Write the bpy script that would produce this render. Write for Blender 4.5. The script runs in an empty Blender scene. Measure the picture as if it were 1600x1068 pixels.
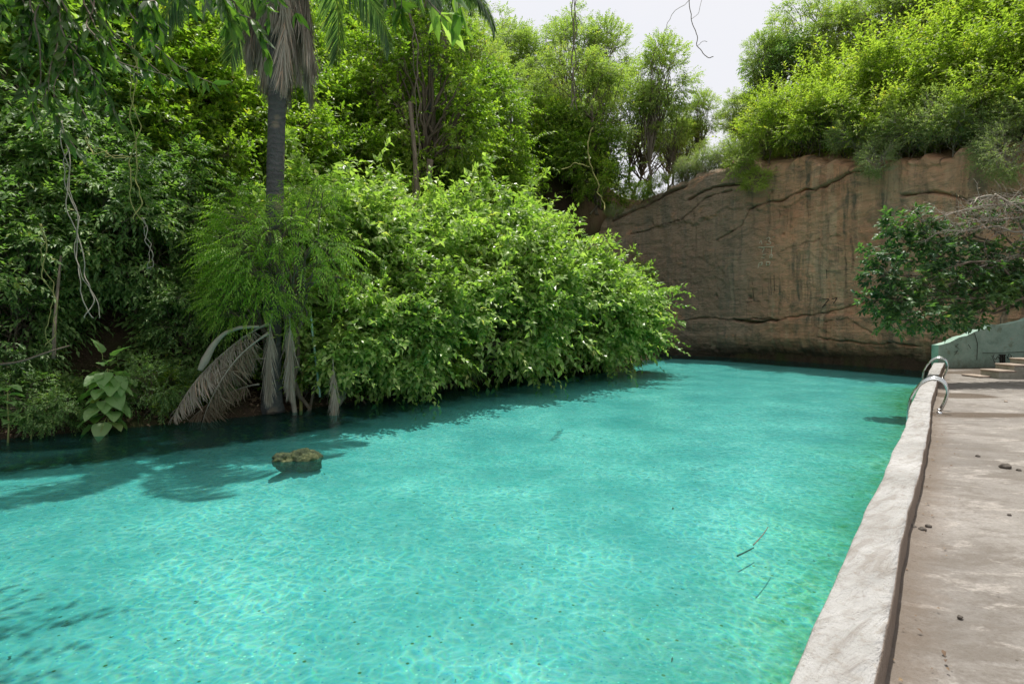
import bpy, math, random
import numpy as np
from mathutils import Vector, Matrix, Euler

S = bpy.context.scene
COL = S.collection
R = math.radians
F = 889.0            # focal length in photo pixels (20 mm)
CZ = 2.15            # eye height above the water (water is z = 0)
HOR = 500.0

# ------------------------------------------------------------------ camera, sky, sun
cam = bpy.data.cameras.new('camera')
cam.lens = 20.0; cam.sensor_width = 36.0
cam.shift_y = -34.0/1600.0
cam.clip_start = 0.05; cam.clip_end = 1000
cam.dof.use_dof = True; cam.dof.focus_distance = 14.0; cam.dof.aperture_fstop = 5.0
co = bpy.data.objects.new('camera', cam); COL.objects.link(co)
co.location = (0, 0, CZ); co.rotation_euler = (R(90), 0, 0)
S.camera = co

SUN_EL = R(75); SUN_AZ = R(14)      # azimuth measured from +Y towards +X
sd = Vector((math.cos(SUN_EL)*math.sin(SUN_AZ), math.cos(SUN_EL)*math.cos(SUN_AZ), math.sin(SUN_EL)))
W = bpy.data.worlds.new('World'); S.world = W; W.use_nodes = True
nt = W.node_tree; nt.nodes.clear()
sky = nt.nodes.new('ShaderNodeTexSky'); sky.sky_type = 'NISHITA'; sky.sun_disc = False
sky.sun_elevation = SUN_EL; sky.sun_rotation = SUN_AZ
sky.air_density = 1.6; sky.dust_density = 6.0; sky.ozone_density = 1.0
tc = nt.nodes.new('ShaderNodeTexCoord'); nz = nt.nodes.new('ShaderNodeTexNoise')
nz.inputs['Scale'].default_value = 2.2; nz.inputs['Detail'].default_value = 6
nt.links.new(tc.outputs['Generated'], nz.inputs['Vector'])
rp = nt.nodes.new('ShaderNodeMapRange'); rp.inputs[1].default_value = .3; rp.inputs[2].default_value = .6
rp.inputs[3].default_value = .72; rp.inputs[4].default_value = .97
nt.links.new(nz.outputs['Fac'], rp.inputs[0])
mx = nt.nodes.new('ShaderNodeMix'); mx.data_type = 'RGBA'
nt.links.new(rp.outputs[0], mx.inputs[0]); nt.links.new(sky.outputs[0], mx.inputs[6])
mx.inputs[7].default_value = (5.75, 5.75, 6.0, 1)      # thin bright cloud veil
bg = nt.nodes.new('ShaderNodeBackground'); bg.inputs['Strength'].default_value = 0.135
wo = nt.nodes.new('ShaderNodeOutputWorld')
nt.links.new(mx.outputs[2], bg.inputs['Color']); nt.links.new(bg.outputs[0], wo.inputs['Surface'])
sl = bpy.data.lights.new('sun', 'SUN'); sl.energy = 5.0; sl.angle = R(0.55); sl.color = (1, .955, .88)
so = bpy.data.objects.new('sun', sl); COL.objects.link(so)
so.rotation_euler = sd.to_track_quat('Z', 'Y').to_euler(); so.location = (0, 0, 40)

S.view_settings.view_transform = 'Standard'; S.view_settings.look = 'None'
S.view_settings.exposure = 0.22; S.view_settings.gamma = 1.0
cy = S.cycles
cy.max_bounces = 7; cy.diffuse_bounces = 3; cy.glossy_bounces = 3; cy.transmission_bounces = 4
cy.transparent_max_bounces = 8; cy.caustics_reflective = False; cy.caustics_refractive = False
cy.use_denoising = True; cy.use_adaptive_sampling = True; cy.adaptive_threshold = 0.015
cy.sample_clamp_indirect = 6.0
try: cy.denoising_prefilter = 'ACCURATE'
except Exception: pass

# ------------------------------------------------------------------ helpers
def at(px, py, Y):
    return Vector(((px-800)/F*Y, Y, CZ+(HOR-py)/F*Y))
def onz(px, py, z):
    return at(px, py, F*(CZ-z)/(py-HOR))

def tag(o, label=None, cat=None, group=None, kind=None):
    if label: o['label'] = label
    if cat: o['category'] = cat
    if group: o['group'] = group
    if kind: o['kind'] = kind
    return o
def mesh_np(name, V, faces, mats, smooth=False, fa=None, uv=None, midx=None):
    """V (n,3) array; faces: (m,k) array or a list of such arrays."""
    if not isinstance(faces, (list, tuple)): faces = [faces]
    faces = [np.asarray(f, np.int32) for f in faces if len(f)]
    me = bpy.data.meshes.new(name)
    V = np.asarray(V, np.float32)
    me.vertices.add(len(V)); me.vertices.foreach_set('co', V.ravel())
    loops = np.concatenate([f.ravel() for f in faces])
    tot = np.concatenate([np.full(len(f), f.shape[1], np.int32) for f in faces])
    st = np.concatenate([[0], np.cumsum(tot)[:-1]]).astype(np.int32)
    me.loops.add(len(loops)); me.loops.foreach_set('vertex_index', loops)
    me.polygons.add(len(tot)); me.polygons.foreach_set('loop_start', st); me.polygons.foreach_set('loop_total', tot)
    if midx is not None: me.polygons.foreach_set('material_index', np.asarray(midx, np.int32))
    me.polygons.foreach_set('use_smooth', np.full(len(tot), bool(smooth)))
    if fa is not None:
        for k, a in fa.items():
            at_ = me.attributes.new(k, 'FLOAT', 'POINT'); at_.data.foreach_set('value', np.asarray(a, np.float32))
    if uv is not None:
        l = me.uv_layers.new(name='UVMap'); l.data.foreach_set('uv', np.asarray(uv, np.float32)[loops].ravel())
    for m in (mats if isinstance(mats, (list, tuple)) else [mats]): me.materials.append(m)
    me.update(calc_edges=True); me.validate()
    return me
def link(name, me, parent=None, loc=(0,0,0), rot=(0,0,0), sc=1):
    o = bpy.data.objects.new(name, me); COL.objects.link(o)
    o.location = loc; o.rotation_euler = rot
    o.scale = (sc, sc, sc) if not hasattr(sc, '__len__') else sc
    if parent: o.parent = parent
    return o
def empty(name, loc=(0,0,0), rz=0, sc=1, rot=None):
    return link(name, None, None, loc, rot or (0, 0, rz), sc)

class MB:
    """collects simple shapes into one mesh"""
    def __init__(s): s.V = []; s.Q = []; s.T = []; s.n = 0; s.a = []
    def add(s, V, Q=None, T=None, a=0.0):
        V = np.asarray(V, float)
        if Q is not None and len(Q): s.Q.append(np.asarray(Q)+s.n)
        if T is not None and len(T): s.T.append(np.asarray(T)+s.n)
        s.V.append(V); s.n += len(V); s.a.append(np.full(len(V), a))
    def tube(s, pts, rad, k=6, cap=True, a=0.0, flat=1.0):
        P = np.asarray(pts, float); n = len(P)
        rad = np.full(n, rad) if np.isscalar(rad) else np.asarray(rad, float)
        T = np.gradient(P, axis=0); T /= np.linalg.norm(T, axis=1)[:, None]+1e-9
        ref = np.array([0, 0, 1.]) if abs(T[0][2]) < .9 else np.array([1., 0, 0])
        A = np.zeros_like(P); 
        u = np.cross(T[0], ref); u /= np.linalg.norm(u)
        for i in range(n):
            u = u-T[i]*np.dot(u, T[i]); u /= np.linalg.norm(u)+1e-9; A[i] = u
        B = np.cross(T, A)
        th = np.arange(k)*2*math.pi/k
        V = P[:, None]+rad[:, None, None]*(A[:, None]*np.cos(th)[None, :, None]+flat*B[:, None]*np.sin(th)[None, :, None])
        V = V.reshape(-1, 3)
        i, j = np.meshgrid(np.arange(n-1), np.arange(k), indexing='ij'); i = i.ravel(); j = j.ravel(); j2 = (j+1) % k
        Q = np.stack([i*k+j, i*k+j2, (i+1)*k+j2, (i+1)*k+j], 1)
        T3 = None
        if cap:
            V = np.vstack([V, P[:1], P[-1:]]); c0 = n*k; c1 = c0+1
            jj = np.arange(k); j2 = (jj+1) % k
            T3 = np.vstack([np.stack([np.full(k, c0), j2, jj], 1), np.stack([np.full(k, c1), (n-1)*k+jj, (n-1)*k+j2], 1)])
        s.add(V, Q, T3, a)
    def grid(s, G, a=0.0, wrap=False):
        n, m = G.shape[:2]
        i, j = np.meshgrid(np.arange(n-1), np.arange(m if wrap else m-1), indexing='ij'); i = i.ravel(); j = j.ravel(); j2 = (j+1) % m
        s.add(G.reshape(-1, 3), np.stack([i*m+j, i*m+j2, (i+1)*m+j2, (i+1)*m+j], 1), None, a)
    def box(s, c, d, rz=0.0, a=0.0, bev=0.0):
        x, y, z = [v/2 for v in d]; b = min(bev, x*.9, y*.9, z*.9)
        bm_pts = []
        if b <= 0:
            V = np.array([[-x,-y,-z],[x,-y,-z],[x,y,-z],[-x,y,-z],[-x,-y,z],[x,-y,z],[x,y,z],[-x,y,z]])
            Q = [[0,3,2,1],[4,5,6,7],[0,1,5,4],[1,2,6,5],[2,3,7,6],[3,0,4,7]]
        else:
            def ring(ix, iy, zz): return [[-ix,-iy,zz],[ix,-iy,zz],[ix,iy,zz],[-ix,iy,zz]]
            V = np.array(ring(x-b,y-b,-z)+ring(x,y,-z+b)+ring(x,y,z-b)+ring(x-b,y-b,z))
            Q = [[0,3,2,1],[12,13,14,15]]
            for r in range(3):
                for q in range(4): Q.append([r*4+q, r*4+(q+1)%4, (r+1)*4+(q+1)%4, (r+1)*4+q])
        c_, s_ = math.cos(rz), math.sin(rz)
        V = V @ np.array([[c_, s_, 0], [-s_, c_, 0], [0, 0, 1]])+np.array(c)
        s.add(V, Q, None, a)
    def mesh(s, name, mats, smooth=False):
        V = np.vstack(s.V); f = []
        if s.Q: f.append(np.vstack(s.Q))
        if s.T: f.append(np.vstack(s.T))
        return mesh_np(name, V, f, mats, smooth, fa={'rnd': np.concatenate(s.a)})
    def build(s, name, mats, parent=None, smooth=False, **k): return link(name, s.mesh(name, mats, smooth), parent, **k)

# numpy value noise
_rs = np.random.RandomState(7); _tab = _rs.rand(64, 64, 64).astype(np.float32)
def vn(x, y, z=0.0):
    x, y, z = np.broadcast_arrays(np.asarray(x, float), np.asarray(y, float), np.asarray(z, float))
    xi = np.floor(x).astype(int); yi = np.floor(y).astype(int); zi = np.floor(z).astype(int)
    fx = x-xi; fy = y-yi; fz = z-zi
    fx = fx*fx*(3-2*fx); fy = fy*fy*(3-2*fy); fz = fz*fz*(3-2*fz)
    def g(a, b, c): return _tab[(xi+a) & 63, (yi+b) & 63, (zi+c) & 63]
    def L(a, b, t): return a+(b-a)*t
    return L(L(L(g(0,0,0), g(1,0,0), fx), L(g(0,1,0), g(1,1,0), fx), fy),
             L(L(g(0,0,1), g(1,0,1), fx), L(g(0,1,1), g(1,1,1), fx), fy), fz)*2-1
def fbm(x, y, z=0.0, o=4, g=.5):
    r = 0; a = 1; f = 1; t = 0
    for i in range(o):
        r = r+a*vn(np.asarray(x)*f+i*17.3, np.asarray(y)*f+i*5.1, np.asarray(z)*f+i*9.7); t += a; a *= g; f *= 2.03
    return r/t
def nrm(v): return v/(np.linalg.norm(v, axis=-1, keepdims=True)+1e-9)

# ------------------------------------------------------------------ materials
class NT:
    def __init__(s, name):
        s.m = bpy.data.materials.new(name); s.m.use_nodes = True; s.t = s.m.node_tree; s.t.nodes.clear()
        s.out = s.t.nodes.new('ShaderNodeOutputMaterial')
    def n(s, typ, ins=None, **kw):
        nd = s.t.nodes.new('ShaderNode'+typ)
        for k, v in kw.items(): setattr(nd, k, v)
        for k, v in (ins or {}).items():
            i = nd.inputs[k]
            if isinstance(v, bpy.types.NodeSocket): s.t.links.new(v, i)
            else: i.default_value = v
        return nd
    def obj(s, which='Object'): return s.n('TexCoord').outputs[which]
    def mapv(s, v, scale=(1,1,1), loc=(0,0,0), rot=(0,0,0)):
        return s.n('Mapping', {'Vector': v, 'Scale': scale, 'Location': loc, 'Rotation': rot}).outputs[0]
    def noise(s, v, scale, detail=5, rough=.55, dist=0, out='Fac'):
        return s.n('TexNoise', {'Vector': v, 'Scale': scale, 'Detail': detail, 'Roughness': rough, 'Distortion': dist}).outputs[out]
    def voro(s, v, scale, feature='F1', out='Distance', rand=1.0):
        return s.n('TexVoronoi', {'Vector': v, 'Scale': scale, 'Randomness': rand}, feature=feature).outputs[out]
    def ramp(s, f, stops, interp='LINEAR'):
        r = s.n('ValToRGB', {'Fac': f}); cr = r.color_ramp; cr.interpolation = interp
        while len(cr.elements) > 1: cr.elements.remove(cr.elements[-1])
        for i, (p, c) in enumerate(stops):
            c = tuple(c)+(1,) if hasattr(c, '__len__') else (c, c, c, 1)
            e = cr.elements[0] if i == 0 else cr.elements.new(p)
            e.position = p; e.color = c[:4]
        return r.outputs[0]
    def rng(s, f, a, b, c=0.0, d=1.0): return s.n('MapRange', {0: f, 1: a, 2: b, 3: c, 4: d}).outputs[0]
    def mix(s, f, a, b, blend='MIX'):
        def c4(x): return x if isinstance(x, bpy.types.NodeSocket) else (tuple(x)+(1,) if hasattr(x, '__len__') else (x, x, x, 1))
        return s.n('Mix', {0: f, 6: c4(a), 7: c4(b)}, data_type='RGBA', blend_type=blend).outputs[2]
    def math(s, op, a, b=0.0, c=0.0): return s.n('Math', {0: a, 1: b, 2: c}, operation=op).outputs[0]
    def vmath(s, op, a, b): return s.n('VectorMath', {0: a, 1: b}, operation=op).outputs[0]
    def attr(s, name): return s.n('Attribute', attribute_name=name).outputs['Fac']
    def bump(s, h, strength=.3, dist=.02, normal=None):
        i = {'Height': h, 'Strength': strength, 'Distance': dist}
        if normal is not None: i['Normal'] = normal
        return s.n('Bump', i).outputs[0]
    def bsdf(s, color, rough=.8, normal=None, spec=.3, metal=0.0):
        i = {'Base Color': color if isinstance(color, bpy.types.NodeSocket) else tuple(color)+(1,), 'Roughness': rough,
             'Specular IOR Level': spec, 'Metallic': metal}
        if normal is not None: i['Normal'] = normal
        return s.n('BsdfPrincipled', i).outputs[0]
    def done(s, sh): s.t.links.new(sh, s.out.inputs['Surface']); return s.m

def leaf_mat(name, dark, mid, light, trans=.42, rough=.42, tc_=None, hue=0.12):
    t = NT(name)
    oi = t.n('ObjectInfo').outputs['Random']
    f = t.math('ADD', t.attr('rnd'), t.math('MULTIPLY', t.math('SUBTRACT', oi, .5), hue*2))
    c = t.ramp(f, [(0.0, dark), (.42, mid), (.90, light), (1.0, (light[0]*1.25, light[1]*.95, light[2]*.8))])
    tr = t.mix(1.0, c, tc_ or (1.7, 2.1, .75), 'MULTIPLY')
    p = t.bsdf(c, rough, spec=.42)
    tl = t.n('BsdfTranslucent', {'Color': tr}).outputs[0]
    return t.done(t.n('MixShader', {0: trans, 1: p, 2: tl}).outputs[0])

M = {}
M['leaf_broad'] = leaf_mat('broad_leaf', (.085,.165,.035), (.235,.33,.085), (.42,.49,.20), trans=.40, rough=.34)
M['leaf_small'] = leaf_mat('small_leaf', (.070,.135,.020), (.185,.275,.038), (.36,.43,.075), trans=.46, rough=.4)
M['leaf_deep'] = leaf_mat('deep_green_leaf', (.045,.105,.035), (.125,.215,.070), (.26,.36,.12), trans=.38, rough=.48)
M['leaf_lime'] = leaf_mat('lime_leaf', (.11,.16,.03), (.23,.29,.05), (.38,.42,.11), trans=.48, rough=.5)
M['leaf_feather'] = leaf_mat('feather_leaf', (.11,.21,.035), (.23,.36,.055), (.36,.47,.10), trans=.48, rough=.45)
M['leaf_pale'] = leaf_mat('pale_airy_leaf', (.12,.18,.06), (.22,.28,.085), (.34,.38,.13), trans=.45, rough=.55)
M['leaf_grey'] = leaf_mat('grey_green_leaf', (.12,.16,.06), (.20,.25,.10), (.30,.33,.16), trans=.4, rough=.6)
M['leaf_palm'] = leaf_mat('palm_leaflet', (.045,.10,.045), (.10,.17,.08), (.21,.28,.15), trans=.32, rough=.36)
M['leaf_dead'] = leaf_mat('dead_leaflet', (.20,.165,.13), (.36,.31,.255), (.52,.48,.42), trans=.25, rough=.8, tc_=(1.1,1.0,.85))
M['leaf_big'] = leaf_mat('large_soft_leaf', (.13,.25,.09), (.21,.34,.13), (.30,.42,.19), trans=.38, rough=.45)
M['leaf_brown'] = leaf_mat('brown_leaflet', (.12,.085,.055), (.25,.19,.13), (.40,.34,.26), trans=.2, rough=.85, tc_=(1.1,1.0,.85))
M['leaf_near'] = leaf_mat('near_leaf', (.02,.05,.01), (.05,.10,.018), (.10,.17,.03), trans=.42, rough=.45)
M['leaf_fig'] = leaf_mat('fig_leaf', (.022,.065,.026), (.055,.120,.048), (.14,.23,.08), trans=.36, rough=.42)
M['litter'] = leaf_mat('fallen_leaf', (.07,.045,.03), (.15,.10,.065), (.26,.19,.11), trans=.05, rough=.85, tc_=(1,1,1))

def wood_mat(name, a, b, scale=6):
    t = NT(name); v = t.mapv(t.obj(), (scale, scale, scale*.35))
    n = t.noise(v, 1.0, 6, .65); c = t.mix(n, a, b)
    n2 = t.noise(t.mapv(t.obj(), (22, 22, 5)), 1.0, 4)
    return t.done(t.bsdf(c, .9, t.bump(n2, .6, .02), spec=.15))
M['bark'] = wood_mat('bark', (.09,.07,.05), (.23,.19,.15))
M['bark_pale'] = wood_mat('pale_dry_bark', (.24,.21,.17), (.46,.42,.36), 9)
M['bark_yellow'] = wood_mat('yellow_vine_bark', (.22,.22,.08), (.38,.36,.14), 9)
def palm_trunk_mat():
    t = NT('palm_trunk_bark'); v = t.obj()
    z = t.n('SeparateXYZ', {0: v}).outputs[2]
    n = t.noise(v, 3.5, 5, .6)
    ring = t.math('SINE', t.math('ADD', t.math('MULTIPLY', z, 42.0), t.math('MULTIPLY', n, 22.0)))
    c = t.mix(n, (.05,.052,.055), (.15,.15,.15))
    c = t.mix(t.rng(t.noise(v, 1.8, 3), .58, .66), c, (.22,.18,.14))
    c = t.mix(t.rng(ring, .5, 1.0, 0, .22), c, (.03,.03,.032))
    return t.done(t.bsdf(c, .9, t.bump(t.math('ADD', ring, t.math('MULTIPLY', t.noise(v, 28, 4), 2.0)), .6, .012), spec=.15))
M['palm_bark'] = palm_trunk_mat()

def ground_mat():
    t = NT('forest_soil'); v = t.obj()
    n = t.noise(v, .8, 6, .6); n2 = t.noise(v, 9, 6, .7)
    c = t.mix(n2, (.020,.015,.010), (.095,.066,.045))
    c = t.mix(t.rng(n, .45, .62), c, (.05,.055,.022))
    c = t.mix(t.rng(t.voro(v, 26), .25, .05, 0, .6), c, (.25,.18,.12))
    # red sandstone soil high on the cliff rim
    z = t.n('SeparateXYZ', {0: v}).outputs[2]
    y = t.n('SeparateXYZ', {0: v}).outputs[0]
    red = t.math('MULTIPLY', t.rng(z, 7.8, 9.2), t.rng(y, 4.0, 7.0))
    c = t.mix(red, c, t.mix(n2, (.26,.15,.09), (.46,.31,.21)))
    return t.done(t.bsdf(c, .95, t.bump(n2, .8, .06), spec=.1))
M['soil'] = ground_mat()

def cliff_mat():
    t = NT('red_sandstone'); uv = t.obj('UV'); o = t.obj()
    big = t.noise(t.mapv(uv, (.16, .30, 1)), 1.0, 5, .6, .4)
    base = t.ramp(big, [(.30, (.38,.185,.11)), (.42, (.58,.285,.165)), (.56, (.66,.37,.22)), (.72, (.46,.32,.20))])
    mott = t.noise(t.mapv(uv, (1.5, 2.4, 1)), 1.0, 7, .7, .6)
    base = t.mix(t.rng(mott, .35, .7, 0, .55), base, (.33,.24,.155))
    # fine bedding
    bed = t.noise(t.mapv(uv, (.35, 11, 1)), 1.0, 5, .7)
    base = t.mix(t.rng(bed, .45, .75, 0, .35), base, (.60,.42,.28))
    # mineral and algae runs down the face
    warp = t.n('Combine'+'XYZ', {0: t.math('MULTIPLY', t.noise(t.mapv(uv, (.5, .5, 1)), 1.0, 3), .35), 1: 0.0, 2: 0.0}).outputs[0]
    uvw = t.vmath('ADD', uv, warp)
    s1 = t.noise(t.mapv(uvw, (1.25, .10, 1)), 1.0, 4, .65)
    s2 = t.noise(t.mapv(uvw, (4.2, .16, 1), (5, 3, 0)), 1.0, 4, .7)
    s3 = t.noise(t.mapv(uvw, (2.3, .09, 1), (15, 9, 0)), 1.0, 4, .6)
    br = t.noise(t.mapv(uv, (.9, .5, 1), (7, 2, 0)), 1.0, 4, .7)
    c = t.mix(t.math('MULTIPLY', t.rng(s1, .49, .58), t.rng(br, .40, .6, .05, .9)), base, (.12,.12,.09))
    c = t.mix(t.math('MULTIPLY', t.rng(s2, .54, .62), t.rng(br, .52, .38, .0, .7)), c, (.055,.050,.042))
    c = t.mix(t.math('MULTIPLY', t.rng(s3, .54, .62, 0, .6), t.rng(br, .4, .6, .2, 1)), c, (.66,.47,.31))
    # green-grey lichen at the left buttress and blotches
    ux = t.n('SeparateXYZ', {0: uv}).outputs[0]; uz = t.n('SeparateXYZ', {0: uv}).outputs[1]
    left = t.rng(t.math('ADD', ux, t.math('MULTIPLY', s1, 5.0)), 15.5, 12.0, 0, .72)
    c = t.mix(left, c, t.mix(mott, (.15,.145,.12), (.32,.26,.20)))
    li = t.noise(t.mapv(uv, (1.1, 1.6, 1), (31, 7, 0)), 1.0, 6, .75)
    c = t.mix(t.rng(li, .60, .72, 0, .55), c, (.16,.20,.13))
    c = t.mix(t.rng(t.noise(t.mapv(uv, (6, 7, 1)), 1.0, 5, .7), .66, .74, 0, .6), c, (.33,.36,.29))
    bl = t.noise(t.mapv(uv, (.42, .8, 1), (3, 11, 0)), 1.0, 6, .7, .8)
    c = t.mix(t.rng(bl, .54, .64, 0, .6), c, (.17,.145,.105))
    c = t.mix(t.rng(bl, .42, .34, 0, .5), c, (.68,.34,.20))
    pits = t.voro(t.mapv(uv, (1.7, 3.4, 1)), 1.0); pits2 = t.voro(t.mapv(uv, (4.1, 6.3, 1)), 1.0)
    c = t.mix(t.math('MULTIPLY', t.rng(pits2, .10, .03), t.rng(bl, .48, .56)), c, (.05,.04,.03))
    # darker towards the foot
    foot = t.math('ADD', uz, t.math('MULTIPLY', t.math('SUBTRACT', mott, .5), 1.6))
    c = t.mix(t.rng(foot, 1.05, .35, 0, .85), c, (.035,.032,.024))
    pass
    h = t.math('ADD', t.math('MULTIPLY', bed, .8), t.math('ADD', t.noise(uv, 5, 12, .8), t.math('MULTIPLY', mott, 1.6)))
    h = t.math('ADD', h, t.math('MULTIPLY', t.rng(pits2, 0, .25), .5))
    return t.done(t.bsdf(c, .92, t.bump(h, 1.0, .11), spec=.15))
M['cliff'] = cliff_mat()

def deck_mat():
    t = NT('worn_concrete'); o = t.obj()
    rot = t.mapv(o, (1, 1, 1), rot=(0, 0, R(-37)))
    big = t.noise(rot, .55, 5, .6, .3)
    c = t.ramp(big, [(.32, (.175,.162,.147)), (.5, (.265,.248,.227)), (.68, (.345,.328,.305))])
    st = t.noise(t.mapv(o, (1.7, 3.4, 1), rot=(0, 0, R(14))), 1.0, 7, .72, .5)
    c = t.mix(t.rng(st, .48, .60, 0, .8), c, (.16,.142,.122))
    c = t.mix(t.rng(t.noise(t.mapv(o, (2.0, 4.2, 1), (4, 9, 0), (0, 0, R(14))), 1.0, 8, .72, .4), .54, .62, 0, .75), c, (.42,.39,.355))
    pit = t.voro(o, 38); fine = t.noise(o, 45, 6, .75); md = t.noise(o, 7, 6, .7)
    c = t.mix(t.rng(fine, .40, .65, 0, .55), c, (.14,.12,.10))
    c = t.mix(t.rng(t.noise(o, 14, 3, .5), .70, .76, 0, .8), c, (.08,.065,.05))
    # thin dark film of dirt along the foot of the parapet
    d = t.attr('edge')
    dd = t.math('ADD', d, t.math('MULTIPLY', t.math('SUBTRACT', md, .5), .35))
    c = t.mix(t.rng(dd, .26, .05, 0, .62), c, (.15,.115,.085))
    # darker, smoother patches by the ladder and under the tree
    dm = t.attr('darkened'); dm = t.math('ADD', dm, t.math('MULTIPLY', t.math('SUBTRACT', t.noise(t.mapv(o, (.6, 2.2, 1)), 1.0, 5, .6), .5), .9))
    blot = t.rng(dm, .38, .52)
    c = t.mix(t.math('MULTIPLY', blot, .85), c, (.085,.06,.04))
    h = t.math('ADD', t.math('MULTIPLY', fine, .5), t.math('ADD', md, t.math('MULTIPLY', st, .8)))
    return t.done(t.bsdf(c, t.rng(blot, 0, 1, .88, .45), t.bump(h, .9, .03), spec=.3))
M['deck'] = deck_mat()

def parapet_mat():
    t = NT('weathered_white_concrete'); o = t.obj()
    rot = t.mapv(o, (1, 1, 1), rot=(0, 0, R(52.6)))       # x runs along the wall
    rip = t.noise(t.mapv(rot, (9.5, 2.0, 3)), 1.0, 5, .68, .9)
    big = t.noise(o, 1.3, 5, .6)
    c = t.ramp(big, [(.3, (.34,.335,.32)), (.5, (.44,.435,.425)), (.7, (.53,.525,.515))])
    c = t.mix(t.rng(rip, .50, .62, 0, .6), c, (.27,.245,.22))
    fine = t.noise(o, 60, 6, .75); md = t.noise(o, 16, 5, .7)
    c = t.mix(t.rng(md, .55, .66, 0, .6), c, (.30,.265,.225))
    c = t.mix(t.rng(fine, .56, .68, 0, .7), c, (.20,.18,.155))
    c = t.mix(t.rng(t.noise(o, 3.2, 6, .7), .55, .66, 0, .45), c, (.30,.275,.245))
    # sides are bare brown render
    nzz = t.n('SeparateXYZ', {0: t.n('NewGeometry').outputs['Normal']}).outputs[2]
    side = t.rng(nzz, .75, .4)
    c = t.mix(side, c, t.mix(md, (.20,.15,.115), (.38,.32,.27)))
    h = t.math('ADD', t.math('MULTIPLY', rip, 2.2), t.math('ADD', t.math('MULTIPLY', fine, .5), md))
    return t.done(t.bsdf(c, .9, t.bump(h, .8, .045), spec=.2))
M['parapet'] = parapet_mat()

def bed_mat():
    t = NT('pale_sand_bed'); o = t.obj()
    n = t.noise(o, .45, 5, .6); n2 = t.noise(o, 7, 6, .7)
    c = t.ramp(n, [(.3, (.38,.46,.43)), (.5, (.49,.54,.49)), (.68, (.62,.635,.57))])
    c = t.mix(t.rng(n2, .45, .75, 0, .35), c, (.33,.42,.37))
    # pebbles, leaves and specks on the sand; pale and blue dots paint caustic glints
    sp = t.voro(t.mapv(o, (1, 1, .01)), 9.0); sc_ = t.voro(t.mapv(o, (1, 1, .01)), 9.0, out='Color')
    pick = t.rng(t.n('SeparateColor', {0: sc_}).outputs[0], .78, .80)
    c = t.mix(t.math('MULTIPLY', t.rng(sp, .16, .10), pick), c, (.16,.17,.06))
    sp2 = t.voro(t.mapv(o, (1, 1, .01), (3, 8, 0)), 24.0); c2 = t.voro(t.mapv(o, (1, 1, .01), (3, 8, 0)), 24.0, out='Color')
    pick2 = t.rng(t.n('SeparateColor', {0: c2}).outputs[1], .80, .82)
    c = t.mix(t.math('MULTIPLY', t.rng(sp2, .28, .18), pick2), c, (.9,.88,.70))
    pick3 = t.rng(t.n('SeparateColor', {0: c2}).outputs[2], .86, .88)
    c = t.mix(t.math('MULTIPLY', t.rng(sp2, .25, .16, 0, .8), pick3), c, (.12,.30,.42))
    # green algae along the parapet, weedy dark bank strip with shade painted in
    al = t.math('ADD', t.attr('algae'), t.math('MULTIPLY', t.math('SUBTRACT', t.noise(o, 1.1, 6, .65), .5), 1.0))
    c = t.mix(t.rng(al, .40, 1.05, 0, .40), c, (.30,.42,.16))
    al2 = t.math('ADD', t.attr('algae'), t.math('MULTIPLY', t.math('SUBTRACT', t.noise(o, 5, 6, .7), .5), 1.6))
    c = t.mix(t.rng(al2, .85, 1.25, 0, .7), c, (.16,.24,.04))
    wd = t.math('ADD', t.attr('weed_shade'), t.math('MULTIPLY', t.math('SUBTRACT', t.noise(o, 2.6, 6, .7), .5), .75))
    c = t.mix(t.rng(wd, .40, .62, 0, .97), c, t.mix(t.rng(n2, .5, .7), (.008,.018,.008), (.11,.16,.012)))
    return t.done(t.bsdf(c, .9, t.bump(n2, .4, .02), spec=.1))
M['bed'] = bed_mat()

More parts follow.
